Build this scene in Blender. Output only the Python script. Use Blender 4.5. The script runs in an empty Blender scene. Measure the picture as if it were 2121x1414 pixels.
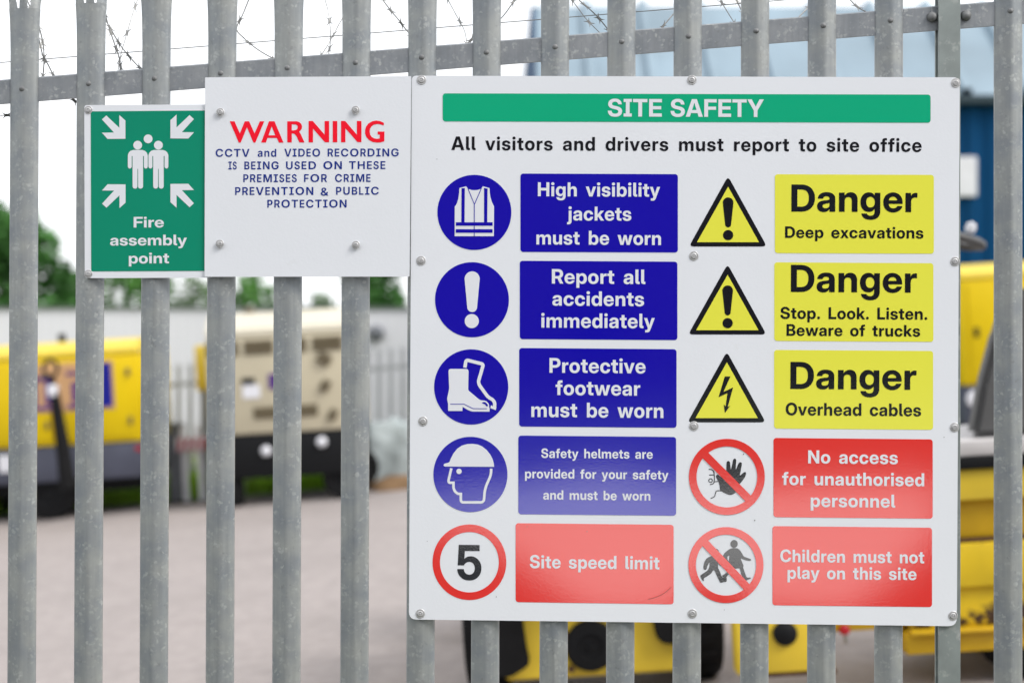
import bpy, bmesh, math, random
from mathutils import Vector, Matrix
from mathutils.geometry import tessellate_polygon, delaunay_2d_cdt

random.seed(7)
S = bpy.context.scene
COL = S.collection

# ------------------------------------------------------------------ camera
F = 2946.0            # focal length in pixels of the 2121 px wide photograph
CX, CY = 1060.5, 707.0
D = 3.297             # camera to sign face, metres
H = 1.75              # camera height above the ground at x = 0
TILT = 0.080          # the site climbs to the right
ROLL = -math.atan(TILT)

cam = bpy.data.cameras.new('camera')
cam.lens = 50.0
cam.sensor_width = 36.0
cam.clip_start = 0.1
cam.clip_end = 2000
cam.dof.use_dof = True
cam.dof.focus_distance = D + 0.004
cam.dof.aperture_fstop = 1.75
cam.dof.aperture_blades = 9
camo = bpy.data.objects.new('camera', cam)
camo.location = (0, -D, H)
camo.rotation_euler = (math.radians(90), 0, 0)
COL.objects.link(camo)
S.camera = camo

# ------------------------------------------------------------------ world and sun
SUN_EL, SUN_AZ = math.radians(44), math.radians(118)     # azimuth clockwise from +Y
world = bpy.data.worlds.new('World')
S.world = world
world.use_nodes = True
nt = world.node_tree
nt.nodes.clear()
out = nt.nodes.new('ShaderNodeOutputWorld')
bg = nt.nodes.new('ShaderNodeBackground')
sky = nt.nodes.new('ShaderNodeTexSky')
sky.sky_type = 'NISHITA'
sky.sun_disc = False
sky.sun_elevation = SUN_EL
sky.sun_rotation = SUN_AZ
sky.dust_density = 3.0
tc = nt.nodes.new('ShaderNodeTexCoord')
ns = nt.nodes.new('ShaderNodeTexNoise')
ns.inputs['Scale'].default_value = 2.2
ns.inputs['Detail'].default_value = 6
rp = nt.nodes.new('ShaderNodeValToRGB')
rp.color_ramp.elements[0].position = 0.30
rp.color_ramp.elements[0].color = (0.80, 0.80, 0.80, 1)
rp.color_ramp.elements[1].position = 0.62
rp.color_ramp.elements[1].color = (0.97, 0.97, 0.97, 1)
mx = nt.nodes.new('ShaderNodeMixRGB')
mx.inputs[2].default_value = (10.6, 10.75, 11.0, 1)       # bright white cloud layer
nt.links.new(tc.outputs['Generated'], ns.inputs['Vector'])
nt.links.new(ns.outputs['Fac'], rp.inputs['Fac'])
nt.links.new(rp.outputs['Color'], mx.inputs[0])
nt.links.new(sky.outputs['Color'], mx.inputs[1])
nt.links.new(mx.outputs[0], bg.inputs['Color'])
bg.inputs['Strength'].default_value = 0.10
nt.links.new(bg.outputs[0], out.inputs['Surface'])

sl = bpy.data.lights.new('sun', 'SUN')
sl.energy = 1.7
sl.angle = math.radians(22)
sl.color = (1.0, 0.96, 0.90)
so = bpy.data.objects.new('sun', sl)
sd = Vector((math.sin(SUN_AZ) * math.cos(SUN_EL), math.cos(SUN_AZ) * math.cos(SUN_EL), math.sin(SUN_EL)))
so.rotation_euler = sd.to_track_quat('Z', 'Y').to_euler()
so.location = (6, -6, 12)
COL.objects.link(so)

S.view_settings.view_transform = 'Standard'
S.view_settings.look = 'None'
S.view_settings.exposure = 0.50
S.view_settings.gamma = 1.0
S.view_settings.use_curve_mapping = False

# ------------------------------------------------------------------ helpers
def wx(px, Z): return (px - CX) / F * Z
def wz(py, Z): return H + (CY - py) / F * Z
def gz(x): return TILT * x
K = D / F

def srgb(r, g, b):
    f = lambda c: c / 12.92 if c <= 0.04045 else ((c + 0.055) / 1.055) ** 2.4
    return (f(r / 255), f(g / 255), f(b / 255), 1)

def mat(name, color, rough=0.5, metal=0.0, spec=0.5, ior=1.5, var=0.0, vscale=8.0, bump=0.0, bscale=200.0,
        dirt=None, dscale=3.0, dlo=0.55, dhi=0.75, stretch=None, detail=4, bdist=0.002):
    """Principled material; colour varied by a noise in world space, optional patchy dirt and a bump."""
    m = bpy.data.materials.new(name)
    m.use_nodes = True
    t = m.node_tree
    p = t.nodes['Principled BSDF']
    if len(color) == 3: color = tuple(color) + (1,)
    p.inputs['Base Color'].default_value = color
    p.inputs['Roughness'].default_value = rough
    p.inputs['Metallic'].default_value = metal
    p.inputs['Specular IOR Level'].default_value = spec
    p.inputs['IOR'].default_value = ior
    geo = t.nodes.new('ShaderNodeNewGeometry')
    vec = geo.outputs['Position']
    if stretch:
        mp = t.nodes.new('ShaderNodeMapping')
        mp.inputs['Scale'].default_value = stretch
        t.links.new(vec, mp.inputs['Vector'])
        vec = mp.outputs['Vector']
    last = None
    if var > 0:
        n = t.nodes.new('ShaderNodeTexNoise')
        n.inputs['Scale'].default_value = vscale
        n.inputs['Detail'].default_value = detail
        t.links.new(vec, n.inputs['Vector'])
        mr = t.nodes.new('ShaderNodeMapRange')
        mr.inputs['From Min'].default_value = 0.3
        mr.inputs['From Max'].default_value = 0.7
        mr.inputs['To Min'].default_value = 1 - var
        mr.inputs['To Max'].default_value = 1 + var
        t.links.new(n.outputs['Fac'], mr.inputs['Value'])
        mul = t.nodes.new('ShaderNodeMixRGB')
        mul.blend_type = 'MULTIPLY'
        mul.inputs[0].default_value = 1
        mul.inputs[1].default_value = color
        t.links.new(mr.outputs['Result'], mul.inputs[2])
        last = mul.outputs[0]
    if dirt is not None:
        n = t.nodes.new('ShaderNodeTexNoise')
        n.inputs['Scale'].default_value = dscale
        n.inputs['Detail'].default_value = 8
        n.inputs['Roughness'].default_value = 0.65
        t.links.new(vec, n.inputs['Vector'])
        mr = t.nodes.new('ShaderNodeMapRange')
        mr.inputs['From Min'].default_value = dlo
        mr.inputs['From Max'].default_value = dhi
        t.links.new(n.outputs['Fac'], mr.inputs['Value'])
        mm = t.nodes.new('ShaderNodeMixRGB')
        t.links.new(mr.outputs['Result'], mm.inputs[0])
        if last: t.links.new(last, mm.inputs[1])
        else: mm.inputs[1].default_value = color
        mm.inputs[2].default_value = dirt
        last = mm.outputs[0]
    if last: t.links.new(last, p.inputs['Base Color'])
    if bump > 0:
        n = t.nodes.new('ShaderNodeTexNoise')
        n.inputs['Scale'].default_value = bscale
        n.inputs['Detail'].default_value = 2
        t.links.new(geo.outputs['Position'], n.inputs['Vector'])
        b = t.nodes.new('ShaderNodeBump')
        b.inputs['Strength'].default_value = bump
        b.inputs['Distance'].default_value = bdist
        t.links.new(n.outputs['Fac'], b.inputs['Height'])
        t.links.new(b.outputs['Normal'], p.inputs['Normal'])
    return m

def galvanised(name, lo, hi, rough=0.5):
    """Hot-dip zinc: dull grey with spangle cells, pale flakes and faint vertical run marks."""
    m = mat(name, lo, rough=rough, metal=0.35, bump=0.25, bscale=90, bdist=0.001)
    t = m.node_tree
    p = t.nodes['Principled BSDF']
    geo = t.nodes.new('ShaderNodeNewGeometry')
    big = t.nodes.new('ShaderNodeTexNoise'); big.inputs['Scale'].default_value = 16; big.inputs['Detail'].default_value = 5
    t.links.new(geo.outputs['Position'], big.inputs['Vector'])
    c1 = t.nodes.new('ShaderNodeMixRGB'); c1.inputs[1].default_value = lo; c1.inputs[2].default_value = hi
    mr = t.nodes.new('ShaderNodeMapRange'); mr.inputs['From Min'].default_value = .32; mr.inputs['From Max'].default_value = .68
    t.links.new(big.outputs['Fac'], mr.inputs['Value']); t.links.new(mr.outputs['Result'], c1.inputs[0])
    # spangle cells
    dist = t.nodes.new('ShaderNodeTexNoise'); dist.inputs['Scale'].default_value = 60; dist.inputs['Detail'].default_value = 2
    t.links.new(geo.outputs['Position'], dist.inputs['Vector'])
    add = t.nodes.new('ShaderNodeMixRGB'); add.blend_type = 'ADD'; add.inputs[0].default_value = 0.022
    t.links.new(geo.outputs['Position'], add.inputs[1]); t.links.new(dist.outputs['Color'], add.inputs[2])
    vo = t.nodes.new('ShaderNodeTexVoronoi'); vo.inputs['Scale'].default_value = 115
    t.links.new(add.outputs[0], vo.inputs['Vector'])
    sep = t.nodes.new('ShaderNodeSeparateColor'); t.links.new(vo.outputs['Color'], sep.inputs[0])
    fl = t.nodes.new('ShaderNodeMapRange'); fl.inputs['From Min'].default_value = .42; fl.inputs['From Max'].default_value = .95
    t.links.new(sep.outputs[0], fl.inputs['Value'])
    dd = t.nodes.new('ShaderNodeMapRange'); dd.inputs['From Min'].default_value = .66; dd.inputs['From Max'].default_value = .36
    t.links.new(vo.outputs['Distance'], dd.inputs['Value'])
    fm = t.nodes.new('ShaderNodeMath'); fm.operation = 'MULTIPLY'
    t.links.new(fl.outputs['Result'], fm.inputs[0]); t.links.new(dd.outputs['Result'], fm.inputs[1])
    fine = t.nodes.new('ShaderNodeTexNoise'); fine.inputs['Scale'].default_value = 38; fine.inputs['Detail'].default_value = 4
    t.links.new(geo.outputs['Position'], fine.inputs['Vector'])
    ff = t.nodes.new('ShaderNodeMapRange'); ff.inputs['From Min'].default_value = .42; ff.inputs['From Max'].default_value = .62
    t.links.new(fine.outputs['Fac'], ff.inputs['Value'])
    f2 = t.nodes.new('ShaderNodeMath'); f2.operation = 'MULTIPLY'
    t.links.new(fm.outputs[0], f2.inputs[0]); t.links.new(ff.outputs['Result'], f2.inputs[1])
    f3 = t.nodes.new('ShaderNodeMath'); f3.operation = 'MULTIPLY'; f3.inputs[1].default_value = 0.46
    t.links.new(f2.outputs[0], f3.inputs[0])
    c2 = t.nodes.new('ShaderNodeMixRGB'); c2.inputs[2].default_value = (0.60, 0.62, 0.61, 1)
    t.links.new(f3.outputs[0], c2.inputs[0]); t.links.new(c1.outputs[0], c2.inputs[1])
    # vertical streaks and darker grains
    mp = t.nodes.new('ShaderNodeMapping'); mp.inputs['Scale'].default_value = (110, 110, 7)
    t.links.new(geo.outputs['Position'], mp.inputs['Vector'])
    st = t.nodes.new('ShaderNodeTexNoise'); st.inputs['Scale'].default_value = 1; st.inputs['Detail'].default_value = 4
    t.links.new(mp.outputs['Vector'], st.inputs['Vector'])
    sm = t.nodes.new('ShaderNodeMapRange'); sm.inputs['From Min'].default_value = .3; sm.inputs['From Max'].default_value = .7
    sm.inputs['To Min'].default_value = .93; sm.inputs['To Max'].default_value = 1.06
    t.links.new(st.outputs['Fac'], sm.inputs['Value'])
    c3 = t.nodes.new('ShaderNodeMixRGB'); c3.blend_type = 'MULTIPLY'; c3.inputs[0].default_value = 1
    t.links.new(c2.outputs[0], c3.inputs[1]); t.links.new(sm.outputs['Result'], c3.inputs[2])
    sp = t.nodes.new('ShaderNodeTexNoise'); sp.inputs['Scale'].default_value = 75; sp.inputs['Detail'].default_value = 3
    t.links.new(geo.outputs['Position'], sp.inputs['Vector'])
    sr = t.nodes.new('ShaderNodeMapRange'); sr.inputs['From Min'].default_value = .64; sr.inputs['From Max'].default_value = .74
    t.links.new(sp.outputs['Fac'], sr.inputs['Value'])
    sq = t.nodes.new('ShaderNodeMath'); sq.operation = 'MULTIPLY'; sq.inputs[1].default_value = .30
    t.links.new(sr.outputs['Result'], sq.inputs[0])
    c4 = t.nodes.new('ShaderNodeMixRGB'); c4.inputs[2].default_value = (0.16, 0.165, 0.16, 1)
    t.links.new(sq.outputs[0], c4.inputs[0]); t.links.new(c3.outputs[0], c4.inputs[1])
    t.links.new(c4.outputs[0], p.inputs['Base Color'])
    return m

def tag(o, label=None, cat=None, group=None, kind=None):
    if label: o['label'] = label
    if cat: o['category'] = cat
    if group: o['group'] = group
    if kind: o['kind'] = kind
    return o

def empty(name, loc, label=None, cat=None, group=None, rot=(0, 0, 0)):
    o = bpy.data.objects.new(name, None)
    o.empty_display_size = 0.1
    o.location = loc
    o.rotation_euler = rot
    COL.objects.link(o)
    tag(o, label, cat, group)
    return o

def raw(name, verts, faces, m, parent=None, smooth=False):
    me = bpy.data.meshes.new(name)
    me.from_pydata([tuple(v) for v in verts], [], faces)
    me.update()
    if m: me.materials.append(m)
    if smooth:
        for p in me.polygons: p.use_smooth = True
    o = bpy.data.objects.new(name, me)
    COL.objects.link(o)
    if parent: o.parent = parent
    return o

class MB:
    """Collects shapes into one mesh."""
    def __init__(s): s.b = bmesh.new()
    def merge(s, t):
        me = bpy.data.meshes.new('tmp'); t.to_mesh(me); t.free(); s.b.from_mesh(me); bpy.data.meshes.remove(me); return s
    def box(s, x0, x1, y0, y1, z0, z1, bev=0.0, rot=None, seg=2):
        t = bmesh.new(); bmesh.ops.create_cube(t, size=1)
        for v in t.verts: v.co = Vector((v.co.x * (x1 - x0), v.co.y * (y1 - y0), v.co.z * (z1 - z0)))
        if bev: bmesh.ops.bevel(t, geom=t.edges[:], offset=bev, segments=seg, affect='EDGES', profile=0.5)
        M = Matrix.Translation(((x0 + x1) / 2, (y0 + y1) / 2, (z0 + z1) / 2))
        if rot: M = M @ rot
        bmesh.ops.transform(t, matrix=M, verts=t.verts)
        return s.merge(t)
    def cyl(s, p0, p1, r, seg=20, r2=None, bev=0):
        p0, p1 = Vector(p0), Vector(p1); d = p1 - p0
        t = bmesh.new(); bmesh.ops.create_cone(t, cap_ends=True, segments=seg, radius1=r, radius2=r if r2 is None else r2, depth=d.length)
        if bev: bmesh.ops.bevel(t, geom=[e for e in t.edges if abs(e.verts[0].co.z - e.verts[1].co.z) < 1e-6], offset=bev, segments=2, affect='EDGES')
        M = Matrix.Translation((p0 + p1) / 2) @ d.to_track_quat('Z', 'Y').to_matrix().to_4x4()
        bmesh.ops.transform(t, matrix=M, verts=t.verts)
        return s.merge(t)
    def tube(s, pts, r, seg=8):
        pts = [Vector(p) for p in pts]; rings = []
        for i, p in enumerate(pts):
            d = (pts[min(i + 1, len(pts) - 1)] - pts[max(i - 1, 0)]).normalized()
            q = d.to_track_quat('Z', 'Y')
            rr = r[i] if isinstance(r, (list, tuple)) else r
            rings.append([s.b.verts.new(p + q @ Vector((math.cos(2 * math.pi * k / seg) * rr, math.sin(2 * math.pi * k / seg) * rr, 0))) for k in range(seg)])
        for a, c in zip(rings, rings[1:]):
            for k in range(seg): s.b.faces.new((a[k], a[(k + 1) % seg], c[(k + 1) % seg], c[k]))
        s.b.faces.new(rings[0][::-1]); s.b.faces.new(rings[-1])
        return s
    def prism(s, poly, y0, y1, bev=0):
        """Polygon in x-z extruded along y."""
        t = bmesh.new()
        a = [t.verts.new((x, y0, z)) for x, z in poly]; f = t.faces.new(a)
        r = bmesh.ops.extrude_face_region(t, geom=[f])
        for v in [g for g in r['geom'] if isinstance(g, bmesh.types.BMVert)]: v.co.y = y1
        bmesh.ops.recalc_face_normals(t, faces=t.faces)
        if bev: bmesh.ops.bevel(t, geom=t.edges[:], offset=bev, segments=2, affect='EDGES')
        return s.merge(t)
    def lathe(s, prof, c, axis, seg=32):
        """prof: (radius, height) along axis from c."""
        q = Vector(axis).to_track_quat('Z', 'Y'); c = Vector(c); rings = []
        for r, h in prof:
            rings.append([s.b.verts.new(c + q @ Vector((math.cos(2 * math.pi * k / seg) * r, math.sin(2 * math.pi * k / seg) * r, h))) for k in range(seg)] if r > 1e-6 else [s.b.verts.new(c + q @ Vector((0, 0, h)))])
        for a, b2 in zip(rings, rings[1:]):
            for k in range(seg):
                k2 = (k + 1) % seg
                if len(a) == 1 and len(b2) == 1: continue
                if len(a) == 1: s.b.faces.new((a[0], b2[k2], b2[k]))
                elif len(b2) == 1: s.b.faces.new((a[k], a[k2], b2[0]))
                else: s.b.faces.new((a[k], a[k2], b2[k2], b2[k]))
        return s
    def quad(s, vs):
        s.b.faces.new([s.b.verts.new(v) for v in vs]); return s
    def build(s, name, m, parent=None, smooth=None, label=None):
        bmesh.ops.recalc_face_normals(s.b, faces=s.b.faces)
        me = bpy.data.meshes.new(name); s.b.to_mesh(me); s.b.free()
        if m: me.materials.append(m)
        if smooth is not None:
            for p in me.polygons: p.use_smooth = True
            me.set_sharp_from_angle(angle=math.radians(smooth))
        o = bpy.data.objects.new(name, me); COL.objects.link(o)
        if parent: o.parent = parent
        if label: o['label'] = label
        return o

def copy_tree(o, parent=None):
    c = o.copy(); COL.objects.link(c)
    if parent: c.parent = parent
    for ch in list(o.children): copy_tree(ch, c)
    return c

# ------------------------------------------------------------------ flat printed shapes (sign vinyl)
def P(px, py, layer=0.0):
    """A point measured on the sign face, layer metres in front of it."""
    return (((px - CX) * K), -layer, H + (CY - py) * K)

def circ(cx, cy, r, n=72, rx=None):
    return [(cx + (rx or r) * math.cos(2 * math.pi * i / n), cy + r * math.sin(2 * math.pi * i / n)) for i in range(n)]

def rrect(x0, y0, x1, y1, r, s0=0.0, s1=0.0, n=6):
    """Rounded rectangle; s0, s1 are the drops of the right end of top and bottom edges."""
    pts = []
    for cx, cy, a in ((x1 - r, y0 + r, -90), (x1 - r, y1 - r, 0), (x0 + r, y1 - r, 90), (x0 + r, y0 + r, 180)):
        for i in range(n + 1):
            t = math.radians(a + 90 * i / n)
            x, y = cx + r * math.cos(t), cy + r * math.sin(t)
            f = (x - x0) / (x1 - x0); g = (y - y0) / (y1 - y0)
            pts.append((x, y + f * (s0 + (s1 - s0) * g)))
    return pts

def rpoly(pts, r, n=5):
    """Polygon with rounded corners; r a number or a list."""
    o = []; N = len(pts)
    for i in range(N):
        p, a, b = Vector(pts[i]), Vector(pts[i - 1]), Vector(pts[(i + 1) % N])
        rr = r[i] if isinstance(r, (list, tuple)) else r
        if rr <= 0: o.append(tuple(p)); continue
        da, db = (a - p), (b - p)
        d = min(rr, da.length * .49, db.length * .49)
        q0, q1 = p + da.normalized() * d, p + db.normalized() * d
        for k in range(n + 1):
            t = k / n
            o.append(tuple(q0 * (1 - t) ** 2 + p * 2 * t * (1 - t) + q1 * t * t))
    return o

def smoothpoly(pts, n=4):
    """Closed Catmull-Rom curve through the points."""
    o = []; N = len(pts)
    for i in range(N):
        p0, p1, p2, p3 = (Vector(pts[(i + k) % N]) for k in (-1, 0, 1, 2))
        for k in range(n):
            t = k / n
            o.append(tuple(0.5 * (2 * p1 + (p2 - p0) * t + (2 * p0 - 5 * p1 + 4 * p2 - p3) * t * t + (3 * p1 - p0 - 3 * p2 + p3) * t ** 3)))
    return o

def openspline(pts, n=5):
    o = []; N = len(pts)
    for i in range(N - 1):
        p0, p1, p2, p3 = Vector(pts[max(i - 1, 0)]), Vector(pts[i]), Vector(pts[i + 1]), Vector(pts[min(i + 2, N - 1)])
        for k in range(n):
            t = k / n
            o.append(tuple(0.5 * (2 * p1 + (p2 - p0) * t + (2 * p0 - 5 * p1 + 4 * p2 - p3) * t * t + (3 * p1 - p0 - 3 * p2 + p3) * t ** 3)))
    o.append(tuple(pts[-1]))
    return o

def stroke(pts, w):
    """Outline polygon of a polyline of width w (mitred)."""
    pts = [Vector(p) for p in pts]; L = []; R = []
    for i, p in enumerate(pts):
        a = (p - pts[i - 1]).normalized() if i else None
        b = (pts[i + 1] - p).normalized() if i < len(pts) - 1 else None
        if a is None: a = b
        if b is None: b = a
        t = (a + b).normalized(); nrm = Vector((-t.y, t.x))
        k = (w / 2) / max(0.5, nrm.dot(Vector((-a.y, a.x))))
        L.append(tuple(p + nrm * k)); R.append(tuple(p - nrm * k))
    return L + R[::-1]

def winding(p, loops):
    w = 0
    for l in loops:
        for i in range(len(l)):
            (x0, y0), (x1, y1) = l[i - 1], l[i]
            if (y0 > p[1]) != (y1 > p[1]) and p[0] < (x1 - x0) * (p[1] - y0) / (y1 - y0) + x0: w += 1 if y1 > y0 else -1
    return w

def flat(name, shapes, m, layer, parent, label=None):
    """shapes: list of loops-lists [[outer, hole, ...], ...] in photo pixels on the sign face."""
    V = []; Fc = []
    for j, loops in enumerate(shapes):
        if loops[0] == 'glyph':                        # contours may overlap: triangulate, keep what winds round
            pts = []; ed = []
            for l in loops[1]:
                b0 = len(pts); pts += [Vector(p) for p in l]; ed += [(b0 + i, b0 + (i + 1) % len(l)) for i in range(len(l))]
            r = delaunay_2d_cdt(pts, ed, [], 0, 1e-5)
            base = len(V)
            for p in r[0]: V.append(P(p.x, p.y, layer))
            for tri in r[2]:
                c = sum((r[0][i] for i in tri), Vector((0, 0))) / len(tri)
                if winding(c, loops[1]) == 0: continue
                n = (r[0][tri[1]] - r[0][tri[0]]).cross(r[0][tri[2]] - r[0][tri[0]])
                Fc.append(tuple(base + i for i in (tri if n < 0 else tri[::-1])))
            continue
        lay = layer + (loops[0][0] if isinstance(loops[0], tuple) and isinstance(loops[0][0], float) and len(loops[0]) == 1 else 0)
        lps = [l for l in loops if not (isinstance(l, tuple) and len(l) == 1)]
        vv = [[Vector((x, -y, 0)) for x, y in l] for l in lps]
        base = len(V)
        for l in lps:
            for x, y in l: V.append(P(x, y, lay))
        allv = [v for l in vv for v in l]
        for a, b, c in tessellate_polygon(vv):
            n = (allv[b] - allv[a]).cross(allv[c] - allv[a]).z
            if abs(n) < 1e-9: continue
            Fc.append((base + a, base + b, base + c) if n > 0 else (base + a, base + c, base + b))
    o = raw(name, V, Fc, m, parent)
    if label: o['label'] = label
    return o

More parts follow.
